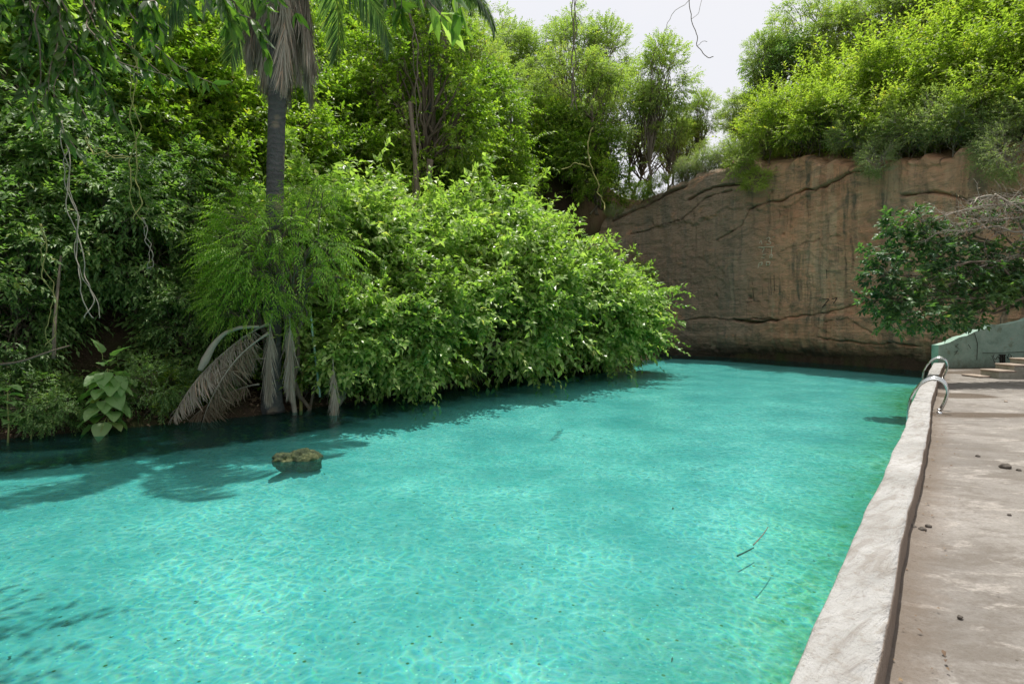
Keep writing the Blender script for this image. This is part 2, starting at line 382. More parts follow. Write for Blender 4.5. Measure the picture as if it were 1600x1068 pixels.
def water_mat():
    """clear shallow water: rippled Fresnel reflection over a tinted see-through surface whose
    colour carries a painted net of caustic light"""
    t = NT('spring_water'); o = t.obj()
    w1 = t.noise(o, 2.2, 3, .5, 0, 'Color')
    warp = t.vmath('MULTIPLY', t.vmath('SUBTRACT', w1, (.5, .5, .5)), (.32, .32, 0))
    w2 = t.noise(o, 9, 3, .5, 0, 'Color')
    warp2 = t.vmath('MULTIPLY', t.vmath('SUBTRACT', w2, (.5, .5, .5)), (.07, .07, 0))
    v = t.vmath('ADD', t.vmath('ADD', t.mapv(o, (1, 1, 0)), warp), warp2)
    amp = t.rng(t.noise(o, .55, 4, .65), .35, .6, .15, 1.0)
    def net(off, sc):  # caustic light painted as brightened cell edges
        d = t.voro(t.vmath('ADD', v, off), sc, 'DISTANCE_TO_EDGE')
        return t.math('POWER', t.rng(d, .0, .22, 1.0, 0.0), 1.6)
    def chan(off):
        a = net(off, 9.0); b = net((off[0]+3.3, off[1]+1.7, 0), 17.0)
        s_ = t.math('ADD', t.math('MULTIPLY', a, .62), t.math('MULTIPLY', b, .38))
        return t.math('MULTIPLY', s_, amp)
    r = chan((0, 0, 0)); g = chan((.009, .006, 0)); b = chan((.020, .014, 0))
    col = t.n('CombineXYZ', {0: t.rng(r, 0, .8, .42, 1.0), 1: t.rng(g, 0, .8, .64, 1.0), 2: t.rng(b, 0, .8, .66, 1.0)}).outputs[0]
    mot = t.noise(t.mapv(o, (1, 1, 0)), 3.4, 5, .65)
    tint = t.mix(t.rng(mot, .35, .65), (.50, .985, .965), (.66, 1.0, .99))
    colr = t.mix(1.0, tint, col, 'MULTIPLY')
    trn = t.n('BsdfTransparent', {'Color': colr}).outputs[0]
    hgt = t.math('ADD', t.math('MULTIPLY', t.noise(t.mapv(o, (1, 1, 1)), 5.5, 4, .6, .4), 1.0), t.math('MULTIPLY', t.noise(o, 16, 3, .5), .35))
    bn = t.bump(hgt, .55, .035)
    gl = t.n('BsdfGlossy', {'Color': (1, 1, 1, 1), 'Roughness': .06, 'Normal': bn}).outputs[0]
    fr = t.n('Fresnel', {'IOR': 1.33, 'Normal': bn}).outputs[0]
    fr = t.rng(fr, .02, .9, .035, .50)
    # a little milky scattering of fine silt gives the body colour
    df = t.n('BsdfDiffuse', {'Color': (.08, .34, .34, 1), 'Roughness': 0.0}).outputs[0]
    body = t.n('MixShader', {0: .055, 1: trn, 2: df}).outputs[0]
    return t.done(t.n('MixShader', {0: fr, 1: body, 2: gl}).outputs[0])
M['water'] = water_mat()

def simple_mat(name, a, b, scale=5, rough=.85, bump=.4, bd=.02, metal=0, spec=.3):
    t = NT(name); o = t.obj(); n = t.noise(o, scale, 6, .68)
    return t.done(t.bsdf(t.mix(t.rng(n, .3, .7), a, b), rough, t.bump(t.noise(o, scale*4, 5, .7), bump, bd), spec, metal))
def steel():
    t = NT('polished_steel'); o = t.obj(); n = t.noise(o, 14, 4)
    return t.done(t.bsdf((.62,.64,.64), t.rng(n, .3, .7, .16, .38), None, .5, 1.0))
M['steel'] = steel()
def rock_mat():
    t = NT('mossy_rock'); o = t.obj(); n = t.noise(o, 6, 6, .7); n2 = t.noise(o, 14, 6, .75)
    c = t.ramp(n, [(.36, (.015,.025,.012)), (.50, (.05,.07,.028)), (.60, (.10,.115,.045)), (.72, (.22,.23,.14))])
    return t.done(t.bsdf(c, .8, t.bump(n2, .9, .05), spec=.3))
M['rock'] = rock_mat()
def pale_wall_mat():
    t = NT('peeling_green_limewash'); o = t.obj()
    n = t.noise(o, 1.6, 6, .7, .4); n2 = t.noise(o, 9, 6, .7)
    c = t.ramp(n, [(.30, (.19,.29,.24)), (.5, (.29,.42,.35)), (.70, (.37,.49,.42))])
    c = t.mix(t.rng(t.noise(o, 2.6, 7, .75), .56, .68, 0, .7), c, (.15,.16,.09))
    c = t.mix(t.rng(n2, .58, .7, 0, .5), c, (.36,.28,.21))
    z = t.n('SeparateXYZ', {0: o}).outputs[2]
    zz = t.math('ADD', z, t.math('MULTIPLY', n2, .6))
    c = t.mix(t.rng(zz, 1.15, .75, 0, .65), c, (.12,.11,.08))
    return t.done(t.bsdf(c, .9, t.bump(t.math('ADD', n, n2), .6, .03), spec=.15))
M['pale_wall'] = pale_wall_mat()
M['step'] = simple_mat('step_concrete', (.26,.20,.16), (.42,.36,.30), 5)
M['step_side'] = simple_mat('step_riser_render', (.20,.20,.165), (.36,.35,.29), 6)
M['ink'] = simple_mat('dark_paint', (.03,.03,.03), (.07,.06,.05), 10)
M['chalk'] = simple_mat('chalk', (.54,.48,.36), (.68,.62,.48), 20)
M['crack'] = simple_mat('crack_shadow_dirt', (.02,.018,.012), (.05,.045,.03), 10)
M['pebble'] = simple_mat('pebble', (.05,.045,.04), (.14,.12,.10), 12)
M['reed'] = simple_mat('pale_blue_cord', (.24,.42,.38), (.36,.52,.47), 12)

# ------------------------------------------------------------------ ground plan
SHORE = [(-9.2,-12), (-11.5,-4), (-13.0,3), (-11.8,7.6), (-9.05,10.06), (-7.5,11.1), (-5.45,12.7), (-2.8,16.5), (-.4,20.2), (1.6,22.5), (5.5,27.3), (8.9,33.0)]
CLIFF = [(5.2,38.2), (8.9,36.4), (11.0,34.6), (13.9,31.0), (15.6,27.8), (16.9,25.0), (18.9,21.0), (21.6,16.0), (24,9), (26,0), (27,-14)]
DIRW = np.array([.607, .795]); 
LT = [(1231,1068),(1283,950),(1331,850),(1349,801),(1380,745),(1393,709),(1415,666),(1421,639),(1426,626),(1439,600),(1446,592),(1454,575.5),(1459,567)]
RT = [(1366,1068),(1393,942),(1408,845),(1419,797),(1434,749),(1452,666),(1455,626),(1463,600),(1465,592),(1472,574),(1476,567)]
ZD, ZP = .50, .70
def seg_dist(x, y, P):
    """distance to polyline P and the side (+ left of travel)"""
    x = np.asarray(x, float); y = np.asarray(y, float)
    best = np.full(x.shape, 1e9); side = np.zeros(x.shape)
    for (ax, ay), (bx, by) in zip(P[:-1], P[1:]):
        dx, dy = bx-ax, by-ay; L2 = dx*dx+dy*dy
        t = np.clip(((x-ax)*dx+(y-ay)*dy)/L2, 0, 1)
        d = np.hypot(x-ax-t*dx, y-ay-t*dy); m = d < best-1e-9
        best = np.where(m, d, best); side = np.where(m, dx*(y-ay)-dy*(x-ax), side)
    return best, side
def inside(x, y, P):
    x = np.asarray(x, float); y = np.asarray(y, float); c = np.zeros(x.shape, bool)
    n = len(P)
    for i in range(n):
        (x1, y1), (x2, y2) = P[i], P[(i+1) % n]
        cond = ((y1 > y) != (y2 > y)); xx = (x2-x1)*(y-y1)/((y2-y1) if y2 != y1 else 1e-9)+x1
        c ^= cond & (x < xx)
    return c
BASIN = SHORE+CLIFF[1:]
def px_of(x, y):
    yy = np.maximum(y, 1.0); return np.clip(x/yy*F+800, -900, 2600)
HP = [-900, 0, 300, 450, 600, 750, 880, 935, 990, 1080, 1160, 1250, 1400, 1600, 2600]
H_BASE = [.35,.35,.35,.35,.35,.4,.6, 7.4, 9.2, 10.6, 11.2, 10.5, 9.2, 8.4, 8.2]
H_SLOPE= [1.25,1.30,1.30,1.3,1.25,1.15,1.0,.85,.35,.16,.40,.58,.62,.65,.65]
H_MAX = [19, 21, 21, 20, 20, 19, 17, 14, 12.5, 12.3, 15, 20, 24, 24, 22]
def ground_z(x, y):
    x = np.asarray(x, float); y = np.asarray(y, float)
    d, _ = seg_dist(x, y, BASIN); ins = inside(x, y, BASIN)
    p = px_of(x, y)
    dsh, _ = seg_dist(x, y, SHORE); dcl, sc_ = seg_dist(x, y, CLIFF)
    w = np.clip((dsh-dcl)/2.5, 0, 1)*(sc_ > 0); w = w*w*(3-2*w)
    base = .22+(np.maximum(np.interp(p, HP, H_BASE), 7.4*(p > 850))-.22)*w; sl_ = np.interp(p, HP, H_SLOPE); mxz = np.interp(p, HP, H_MAX)
    ramp1 = np.clip(d/.55, 0, 1); ramp1 = ramp1*ramp1*(3-2*ramp1)
    low = np.clip(1-(base-.4)/3, 0, 1)
    dd = np.maximum(d-.55-1.25*low, 0)
    z = -.25+(base+.25)*ramp1+sl_*dd+np.clip(d-.55, 0, 1.3)*.28*low
    z = z+fbm(x*.35, y*.35, o=4)*np.clip(d*.25, 0, 1.1)
    top = mxz+fbm(x*.12+5, y*.12, o=3)*1.2
    z = np.where(z > top-1, top-1+np.tanh((z-top+1)/2)*1.0, z)
    far = np.clip((np.hypot(x, y-15)-55)/30, 0, 1)
    z = z*(1-far)+far*6
    back = np.clip((-y-2)/8, 0, 1); z = z*(1-back)+back*np.minimum(z, 1.2)
    return np.where(ins, -3.0, z)
def gz(x, y): return float(ground_z(np.array([x]), np.array([y]))[0])
def hit(px, py, y0=9.0, y1=70.0):
    """where the line of sight through a photo point meets the hillside"""
    Y = np.arange(y0, y1, .1); X = (px-800)/F*Y; Z = CZ+(HOR-py)/F*Y
    g = ground_z(X, Y); k = np.where(g > Z)[0]
    if len(k) == 0: k = [len(Y)-1]
    i = k[0]; return Vector((X[i], Y[i], g[i]))

# the hillside sheet
def make_ground():
    xs = np.unique(np.concatenate([np.arange(-200, -46, 14.), np.arange(-46, 52, .33), np.arange(52, 220, 14.)]))
    ys = np.unique(np.concatenate([np.arange(-200, -16, 14.), np.arange(-16, 76, .33), np.arange(76, 260, 14.)]))
    X, Y = np.meshgrid(xs, ys, indexing='ij'); Z = ground_z(X, Y)
    Z = Z+np.where(Z > .3, fbm(X*2.2, Y*2.2, o=3)*.10, 0)
    G = np.stack([X, Y, Z], -1); n, m = X.shape
    i, j = np.meshgrid(np.arange(n-1), np.arange(m-1), indexing='ij'); i = i.ravel(); j = j.ravel()
    Q = np.stack([i*m+j, (i+1)*m+j, (i+1)*m+j+1, i*m+j+1], 1)
    o = link('hillside', mesh_np('hillside', G.reshape(-1, 3), Q, M['soil'], True))
    tag(o, 'steep brown earth hillside around the spring pool', kind='structure')
make_ground()

# parapet line on the water side / deck side, in plan
LTw = [onz(a, b, ZP) for a, b in LT]; RTw = [onz(a, b, ZP) for a, b in RT]
def extend(P, back=9.0):
    d = (P[1]-P[0]).normalized(); return [P[0]-d*back]+P
DW = Vector((DIRW[0], DIRW[1], 0))
LTw = [LTw[0]-DW*9]+LTw; RTw = [RTw[0]-DW*9]+RTw
def resample(P, step):
    P = np.array([list(p) for p in P], float); s = np.concatenate([[0], np.cumsum(np.linalg.norm(np.diff(P, axis=0), axis=1))])
    q = np.arange(0, s[-1], step); q = np.append(q, s[-1])
    return np.stack([np.interp(q, s, P[:, k]) for k in range(P.shape[1])], 1)
def smooth(A, it=6):
    A = A.copy()
    for _ in range(it): A[1:-1] = .25*A[:-2]+.5*A[1:-1]+.25*A[2:]
    return A

def make_bed():
    xs = np.arange(-14, 26, .22); ys = np.arange(-12, 46, .22)
    X, Y = np.meshgrid(xs, ys, indexing='ij')
    Z = -.42+.20*np.clip((Y-6)/22, 0, 1)+fbm(X*.5, Y*.5, o=3)*.04
    ds, _ = seg_dist(X, Y, SHORE); dp, _ = seg_dist(X, Y, [(p[0], p[1]) for p in LTw])
    Z = Z+np.clip(.5-ds, 0, .5)*.5
    Z = Z+.30*np.exp(-((X+3.25)**2+(Y-8.95)**2)/.55**2)
    weed_shade = np.clip(1-ds/np.interp(Y, [5, 12, 18, 30], [1.9, 1.5, .9, .6]), 0, 1)  # weedy bottom and painted bank shade share this mask
    dc, _ = seg_dist(X, Y, CLIFF[:8]); weed_shade = np.maximum(weed_shade, np.clip(.85-dc/1.5, 0, 1))
    algae = np.clip(1.15-dp/2.6, 0, 1)+np.clip((X-9)/9, 0, .25)
    algae = np.clip(algae, 0, 1.2)
    G = np.stack([X, Y, Z], -1); n, m = X.shape
    i, j = np.meshgrid(np.arange(n-1), np.arange(m-1), indexing='ij'); i = i.ravel(); j = j.ravel()
    Q = np.stack([i*m+j, (i+1)*m+j, (i+1)*m+j+1, i*m+j+1], 1)
    o = link('pool_bed', mesh_np('pool_bed', G.reshape(-1, 3), Q, M['bed'], True, fa={'weed_shade': weed_shade.ravel(), 'algae': algae.ravel()}))
    tag(o, 'pale sandy bottom of the spring pool seen through the water', kind='structure')
    V = [(-16, -12, 0), (26, -12, 0), (26, 42, 0), (-16, 42, 0)]
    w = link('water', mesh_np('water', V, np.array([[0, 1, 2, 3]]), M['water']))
    tag(w, 'clear turquoise spring water with a net of light painted into its surface colour', kind='structure')
make_bed()
def sunk_leaves():
    rs = np.random.RandomState(31); n = 1500
    x = rs.uniform(-12, 16, n); y = rs.uniform(2, 30, n); cl = fbm(x*.5, y*.5, o=3); dp, _ = seg_dist(x, y, [(p[0], p[1]) for p in LTw])
    ok = inside(x, y, BASIN) & ((cl+.9*np.exp(-dp/1.2)+rs.randn(n)*.25) > .12); x = x[ok]; y = y[ok]; n = len(x)
    z = -.42+.20*np.clip((y-6)/22, 0, 1)+fbm(x*.5, y*.5, o=3)*.04+.012
    L = .02+.07*rs.rand(n)**2.2; V, Q, rv = leaves(np.stack([x, y, z], 1), rs.randn(n, 3)*np.array([1, 1, .06]), UP+rs.randn(n, 3)*.15, L, L*rs.uniform(.15, .6, n), rs)
    o = link('sunken_leaves', mesh_np('sunken_leaves', V, Q, M['litter'], False, fa={'rnd': rv})); tag(o, 'small dark leaves scattered over the bed under the clear water', 'leaf litter', kind='stuff')

def make_deck():
    E = resample([(p[0], p[1], 0) for p in RTw], .12)[:, :2]
    xs_n = 150; rows = []; edge = []; darkened = []
    # strips running from the parapet to the right
    for k, (x0, y0) in enumerate(E):
        t = np.concatenate([np.linspace(-.1, 1.2, 24)[:-1], np.linspace(1.2, 16, 60)])
        x = x0+t*1.0; y = np.full_like(t, y0)
        rows.append(np.stack([x, y, ZD+fbm(x*.6, y*.6, o=3)*.012+np.clip(.12-np.abs(t), 0, .1)*.15*(1+vn(x*8, y*8))], 1)); edge.append(np.maximum(t*.79, 0))
    # beyond the parapet end, on to the pale wall
    yl = E[-1][1]
    for y0 in np.arange(yl+.12, 19.75, .1):
        t = np.concatenate([np.linspace(-.1, 1.2, 24)[:-1], np.linspace(1.2, 16, 60)])
        x = E[-1][0]+(y0-yl)*.55+t; y = np.full_like(t, y0)
        rows.append(np.stack([x, y, np.full_like(t, ZD)+fbm(x*.6, y*.6, o=3)*.012], 1)); edge.append(np.full_like(t, 1.0))
    G = np.array(rows); edge = np.array(edge)
    X, Y = G[..., 0], G[..., 1]
    darkened = np.zeros_like(X)
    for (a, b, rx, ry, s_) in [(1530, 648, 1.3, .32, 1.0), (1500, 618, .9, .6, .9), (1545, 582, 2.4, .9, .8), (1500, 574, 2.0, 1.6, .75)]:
        c = onz(a, b, ZD); darkened = np.maximum(darkened, s_*np.exp(-((X-c.x)/rx)**2-((Y-c.y)/ry)**2))
    n, m = X.shape
    i, j = np.meshgrid(np.arange(n-1), np.arange(m-1), indexing='ij'); i = i.ravel(); j = j.ravel()
    Q = np.stack([i*m+j, i*m+j+1, (i+1)*m+j+1, (i+1)*m+j], 1)
    # a skirt so the far edge over the water has thickness
    V = G.reshape(-1, 3); sk = V[0::m].copy() if False else G[:, 0].copy(); sk[:, 2] = -1.0; b0 = len(V)
    V = np.vstack([V, sk]); a = np.arange(n-1)
    Qs = np.stack([a*m, (a+1)*m, b0+a+1, b0+a], 1)
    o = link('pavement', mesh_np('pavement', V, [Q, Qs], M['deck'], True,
             fa={'edge': np.append(edge.ravel(), np.ones(n)), 'darkened': np.append(darkened.ravel(), np.zeros(n))}))
    tag(o, 'worn stained concrete terrace beside the pool', kind='structure')
make_deck()

def make_parapet():
    L = smooth(resample(LTw, .06), 10); Rr = smooth(resample(RTw, .06), 10)
    n = min(len(L), len(Rr)); q = np.linspace(0, 1, 420)
    Lq = np.stack([np.interp(q, np.linspace(0, 1, len(L)), L[:, k]) for k in range(3)], 1)
    Rq = np.stack([np.interp(q, np.linspace(0, 1, len(Rr)), Rr[:, k]) for k in range(3)], 1)
    s = np.cumsum(np.concatenate([[0], np.linalg.norm(np.diff(Lq, axis=0), axis=1)]))
    wv = fbm(s*1.3, 0*s, o=3)*.012; wr = fbm(s*2.5, 0*s+4, o=4)*.013; wl = fbm(s*2.2, 0*s+9, o=4)*.014
    acc = (Rq-Lq); acc = acc/np.linalg.norm(acc, axis=1)[:, None]
    prof = [(-.008, -1.3), (-.006, -.03), (-.002, -.008), (.008, .001)]
    cols = []
    for off, dz in prof: cols.append(Lq+acc*(off+wl[:, None])+np.stack([0*s, 0*s, dz+wv], 1))
    for f in np.linspace(.1, .9, 13):
        p = Lq*(1-f)+Rq*f; b = fbm(p[:, 0]*7, p[:, 1]*7, o=3)*.014
        cols.append(p+np.stack([0*s, 0*s, wv+b+.004], 1))
    for off, dz in [(-.008, .001), (.002, -.008), (.006, -.03), (.008, -.34)]: cols.append(Rq+acc*(off+wr[:, None])+np.stack([0*s, 0*s, dz+wv], 1))
    G = np.stack(cols, 1)
    b = MB(); b.grid(G)
    for e in (0, -1):
        m = G.shape[1]; V = G[e]; c = V.mean(0, keepdims=True); k = np.arange(m-1)
        T = np.stack([np.full(m-1, m), k, k+1], 1) if e == 0 else np.stack([np.full(m-1, m), k+1, k], 1)
        b.add(np.vstack([V, c]), None, T)
    o = b.build('parapet_wall', M['parapet'], smooth=True)
    tag(o, 'low whitish concrete parapet between the turquoise water and the terrace', 'wall')
    # hairline joint near the ladder: thin recess line of dirt
make_parapet()

# ------------------------------------------------------------------ cliff
CP = resample([(x, y) for x, y in CLIFF], .5); CP = smooth(CP, 4)
_s = np.concatenate([[0], np.cumsum(np.linalg.norm(np.diff(CP, axis=0), axis=1))])
_px = px_of(CP[:, 0], CP[:, 1])
def cliff_u(px): return float(np.interp(px, _px[:80], _s[:80]))
def cliff_xy(u): return np.stack([np.interp(u, _s, CP[:, 0]), np.interp(u, _s, CP[:, 1])], -1)
def cliff_uz(px, py):
    u = cliff_u(px); x, y = cliff_xy(np.array([u]))[0]; return u, CZ+(HOR-py)/F*y
CRACKS = [ # photo polylines, depth, half width (m)
 ([(1065,500),(1100,497),(1130,499),(1180,497),(1225,498),(1262,494),(1290,486),(1330,480),(1362,468)], .22, .07),
 ([(1150,497),(1185,503),(1222,499)], .55, .13),
 ([(1288,524),(1320,532),(1350,536),(1385,535),(1440,538)], .25, .07),
 ([(1290,500),(1330,498),(1350,510),(1372,520)], .10, .05),
 ([(1080,312),(1110,300),(1140,291),(1165,287)], .45, .10),
 ([(1175,328),(1200,318),(1225,312),(1255,300),(1290,290),(1345,270),(1400,262)], .38, .09),
 ([(1175,330),(1165,352),(1140,368),(1125,378)], .18, .06),
 ([(960,345),(990,330),(1030,312),(1050,300),(1075,290)], .40, .14),
 ([(1040,282),(1080,270),(1120,262),(1160,258)], .35, .12),
 ([(985,366),(1030,355),(1068,342),(1110,312),(1150,298)], .25, .06),
 ([(1225,392),(1260,382),(1280,372),(1320,368)], .10, .05),
 ([(1420,305),(1470,300),(1520,312),(1600,300)], .30, .10),
 ([(1165,472),(1185,470),(1205,471)], .10, .04),
 ([(1085,445),(1110,440)], .08, .04),
 ([(1090,340),(1092,380),(1089,430)], .08, .07),
]
CRK = [(np.array([cliff_uz(*p) for p in P]), d, w) for P, d, w in CRACKS]
HOLES = [(1175,465,.10,.30),(1123,462,.07,.25),(1312,368,.06,.25),(1228,366,.07,.2),(1125,546,.10,.3),(1240,356,.05,.15),(1395,497,.05,.2),(1208,300,.1,.2)]
HUZ = [(cliff_uz(a, b), r, d) for a, b, r, d in HOLES]
def cliff_disp(U, Z):
    D = fbm(U*.22, Z*.14, o=2)*.55+fbm(U*.9, Z*.9, 3.3, o=4)*.06+fbm(U*3, Z*4, 7.7, o=4)*.085
    D += fbm(U*.25, Z*3.2, 1.1, o=3)*.03                      # bedding
    band = fbm(U*.25, 0*Z, 5.0, o=3)
    rag = fbm(U*1.5, Z*.3, 12.0, o=4)*.5; step = np.clip((Z-8.4-band*.8-rag)/.10, 0, 1); D += step*.10     # overhanging upper courses
    
    D += .05*np.abs(fbm(U*.7+40, Z*1.1, 2.0, o=5))+fbm(U*9, Z*14, 4.0, o=3)*.018
    D += np.clip((1.3-Z)/1.3, 0, 1)**1.5*-.75*np.clip((U-6)/4, 0, 1)      # undercut foot
    lower = np.clip((2.35+band*.2-Z)/.12, 0, 1); D += lower*.12
    for P, dep, w in CRK:
        best = np.full(U.shape, 1e9); below = np.zeros(U.shape)
        for (a, b), (c, d) in zip(P[:-1], P[1:]):
            wz = fbm(U*1.6, Z*0+2, o=4)*.16
            t = np.clip(((U-a)*(c-a)+(Z-wz-b)*(d-b))/((c-a)**2+(d-b)**2), 0, 1)
            dx = U-a-t*(c-a); dz = Z-wz-b-t*(d-b); q = np.hypot(dx, dz); m = q < best
            best = np.where(m, q, best); below = np.where(m, dz, below)
        ww = w*(.14+.26*(vn(U*1.6, Z*1.6, 9)+1))
        D -= 1.0*dep*np.exp(-(best/ww)**2)
        D += .10*dep*np.exp(-((below-ww*1.8)/(ww*1.6))**2)*np.exp(-(best/(ww*4))**2)
    for (u, z), r, d in HUZ:
        D -= d*np.exp(-(((U-u)**2+(Z-z)**2)/r**2))
    return D
HT = [930, 950, 1060, 1110, 1160, 1250, 1400, 1600, 2600]; HV = [8.2, 9.2, 10.9, 11.3, 11.5, 10.7, 9.5, 8.8, 8.4]
def cliff_frame(U):
    xy = cliff_xy(U); e = .4; tdir = cliff_xy(U+e)-cliff_xy(U-e); tdir = nrm(tdir)
    return xy, np.stack([tdir[..., 1], -tdir[..., 0]], -1)*1.0
def make_cliff():
    u = np.concatenate([np.arange(0, 27, .055), np.arange(27, _s[-1]-.5, .5)])
    v = np.linspace(0, 1, 240)
    U, Vv = np.meshgrid(u, v, indexing='ij')
    xy, nn = cliff_frame(U)
    # nn must face the pool (towards the camera)
    flip = np.sign((nn*(-xy)).sum(-1)); nn = nn*flip[..., None]
    px = px_of(xy[..., 0], xy[..., 1]); top = np.interp(px, HT, HV)+fbm(U*.6, 0*U, o=4)*.5+fbm(U*2.6, 0*U+7, o=3)*.28
    Z = -1.2+Vv*(top+1.2)
    D = cliff_disp(U, Z)
    edge = np.clip((Vv-.955)/.045, 0, 1); back = edge**2*1.3
    P = xy+nn*(D-back+.25)[..., None]; Z = Z-edge**3*.12
    G = np.stack([P[..., 0], P[..., 1], Z], -1)
    n, m = U.shape
    i, j = np.meshgrid(np.arange(n-1), np.arange(m-1), indexing='ij'); i = i.ravel(); j = j.ravel()
    Q = np.stack([i*m+j, i*m+j+1, (i+1)*m+j+1, (i+1)*m+j], 1)
    o = link('cliff', mesh_np('cliff', G.reshape(-1, 3), Q, M['cliff'], True, uv=np.stack([U, Z], -1).reshape(-1, 2)))
    tag(o, 'sheer red brown sandstone cliff closing the far end of the pool', kind='structure')
    return o
cliff = make_cliff()
def cliff_pt(px, py, out=.02):
    u, z = cliff_uz(px, py); U = np.array([u]); Zz = np.array([z])
    xy, nn = cliff_frame(U); nn = nn*np.sign((nn*(-xy)).sum(-1))[..., None]
    p = xy+nn*(cliff_disp(U, Zz)+.25+out)[..., None]
    return (p[0][0], p[0][1], z)
GRAF = [ # strokes scratched or chalked on the rock face (photo pixels)
 ('M', 'chalk', [[(1203,374),(1207,371),(1209,374),(1206,377),(1210,379),(1208,383),(1203,382)]]),
 ('7', 'chalk', [[(1191,387),(1200,388),(1197,395)]]), ('1', 'chalk', [[(1212,386),(1211,398)]]),
 ('T', 'chalk', [[(1213,371),(1216,370)],[(1192,387),(1215,386)]]),
 ('A', 'chalk', [[(1193,381),(1195,376),(1197,382)]]),
 ('P', 'chalk', [[(1190,419),(1191,411),(1197,410),(1196,414),(1190,415)],[(1203,415),(1204,409),(1209,410),(1208,414),(1203,414)]]),
 ('B', 'chalk', [[(1209,404),(1209,399),(1213,398),(1212,403),(1209,404)],[(1198,399),(1203,398)],[(1195,403),(1200,403)]]),
 ('Z', 'ink', [[(1289,467),(1300,467),(1291,480)],[(1304,467),(1312,465),(1308,474)]]),
 ('box', 'ink', [[(1292,478),(1297,476)]]),
]
for nm, mt, strokes in GRAF:
    b = MB()
    for st in strokes:
        pts = resample([cliff_pt(a, c) for a, c in st], .05)
        b.tube(pts, .03 if mt == 'chalk' else .026, 4, flat=.6)
    b.build('graffiti_mark', M[mt], cliff)
b = MB()
for st in [[(1297,421),(1297,435)],[(1180,440),(1182,470)],[(1216,430),(1217,455)]]: 
    b.tube(resample([cliff_pt(a, c) for a, c in st], .08), .02, 4, flat=.6)
b.build('scratch', M['crack'], cliff)

# ------------------------------------------------------------------ leaves and plants
UP = np.array([0, 0, 1.])
def leaves(B, D, N, L, Wd, rs, fine=False, curl=.18):
    """B base, D direction, N normal (n,3); L, Wd lengths (n,) -> V, Q list, rnd"""
    n = len(B); D = nrm(D); N = nrm(N-(N*D).sum(1)[:, None]*D); X = np.cross(N, D)
    L = L[:, None]; Wd = Wd[:, None]
    if not fine:
        b = B; m = B+D*L*.5; t = B+D*L-N*L*curl
        l = B+D*L*.42+X*Wd*.5+N*Wd*.22; r = B+D*L*.42-X*Wd*.5+N*Wd*.22
        V = np.stack([b, m, t, l, r], 1).reshape(-1, 3); k = np.arange(n)*5
        Q = np.concatenate([np.stack([k, k+1, k+2, k+3], 1), np.stack([k, k+4, k+2, k+1], 1)])
        per = 5
    else:
        pts = [B, B+D*L*.33, B+D*L*.68-N*L*curl*.35, B+D*L-N*L*curl]
        l1 = B+D*L*.25+X*Wd*.46+N*Wd*.14; l2 = B+D*L*.62+X*Wd*.40+N*Wd*.10-N*L*curl*.3
        r1 = B+D*L*.25-X*Wd*.46+N*Wd*.14; r2 = B+D*L*.62-X*Wd*.40+N*Wd*.10-N*L*curl*.3
        V = np.stack(pts+[l1, l2, r1, r2], 1).reshape(-1, 3); k = np.arange(n)*8
        Q = np.concatenate([np.stack([k, k+1, k+4, k], 1)[:, :3].repeat(1, 0) if False else np.stack([k, k+1, k+5, k+4], 1),
                            np.stack([k+1, k+2, k+3, k+5], 1), np.stack([k, k+6, k+7, k+1], 1), np.stack([k+1, k+7, k+3, k+2], 1)])
        per = 8
    rv = np.clip(rs.normal(.45, .2, n), 0, 1)
    return V, Q, rv.repeat(per)
def spray(P, D, rs, k=7, stem=.45, L=.1, Wr=.5, spread=.9, droop=.15, jit=.35, upn=1.0, flat=False, lv=.25):
    """leaves along short shoots starting at P with direction D"""
    n = len(P); D = nrm(D)
    sd_ = nrm(np.cross(D, UP+rs.randn(n, 3)*.35)); t = (np.arange(k)+.4)/k
    st = stem*(.7+.6*rs.rand(n))
    B = P[:, None]+D[:, None]*(st[:, None]*t)[..., None]; B[..., 2] -= droop*st[:, None]*t**2
    sg = np.where(np.arange(k) % 2 == 0, 1., -1.)
    a = spread*(1-.55*t)
    LD = D[:, None]*np.cos(a)[None, :, None]+sd_[:, None]*(np.sin(a)*sg)[None, :, None]+rs.randn(n, k, 3)*jit
    LD[..., 2] -= droop*1.2
    nn = nrm(UP*upn+D*.25+rs.randn(n, 3)*.38)
    N = nn[:, None]+rs.randn(n, k, 3)*jit*.9
    Ls = L*(1-lv+2*lv*rs.rand(n, k))*(1-.25*np.abs(t-.4)[None])
    return B.reshape(-1, 3), LD.reshape(-1, 3), N.reshape(-1, 3), Ls.ravel(), (Ls*Wr).ravel(), (P, D, st)
def crown_tips(rs, c, rad, n_lobes, lobe_r, tips, flat=.75, shell=.72, bottom=-.5):
    """lobe centres on an ellipsoid, shoot tips on each lobe"""
    c = np.array(c, float); rad = np.array(rad, float); C = []
    while len(C) < n_lobes:
        d = nrm(rs.randn(3))
        if d[2] < bottom: continue
        C.append(c+d*rad*(shell+(rs.rand()-.5)*.4))
    C = np.array(C); P = []; D = []; I = []
    for i, cc in enumerate(C):
        r = lobe_r*(.65+.7*rs.rand()); k = max(3, int(tips*(r/lobe_r)**2))
        d = nrm(rs.randn(k, 3)+nrm((cc-c)/rad)*.55); q = rs.rand(k)**.4
        P.append(cc+d*q[:, None]*r*np.array([1, 1, flat])); D.append(d*.8+nrm(cc-c)*.4+UP*.15); I += [i]*k
    return C, np.vstack(P), np.vstack(D), np.array(I)
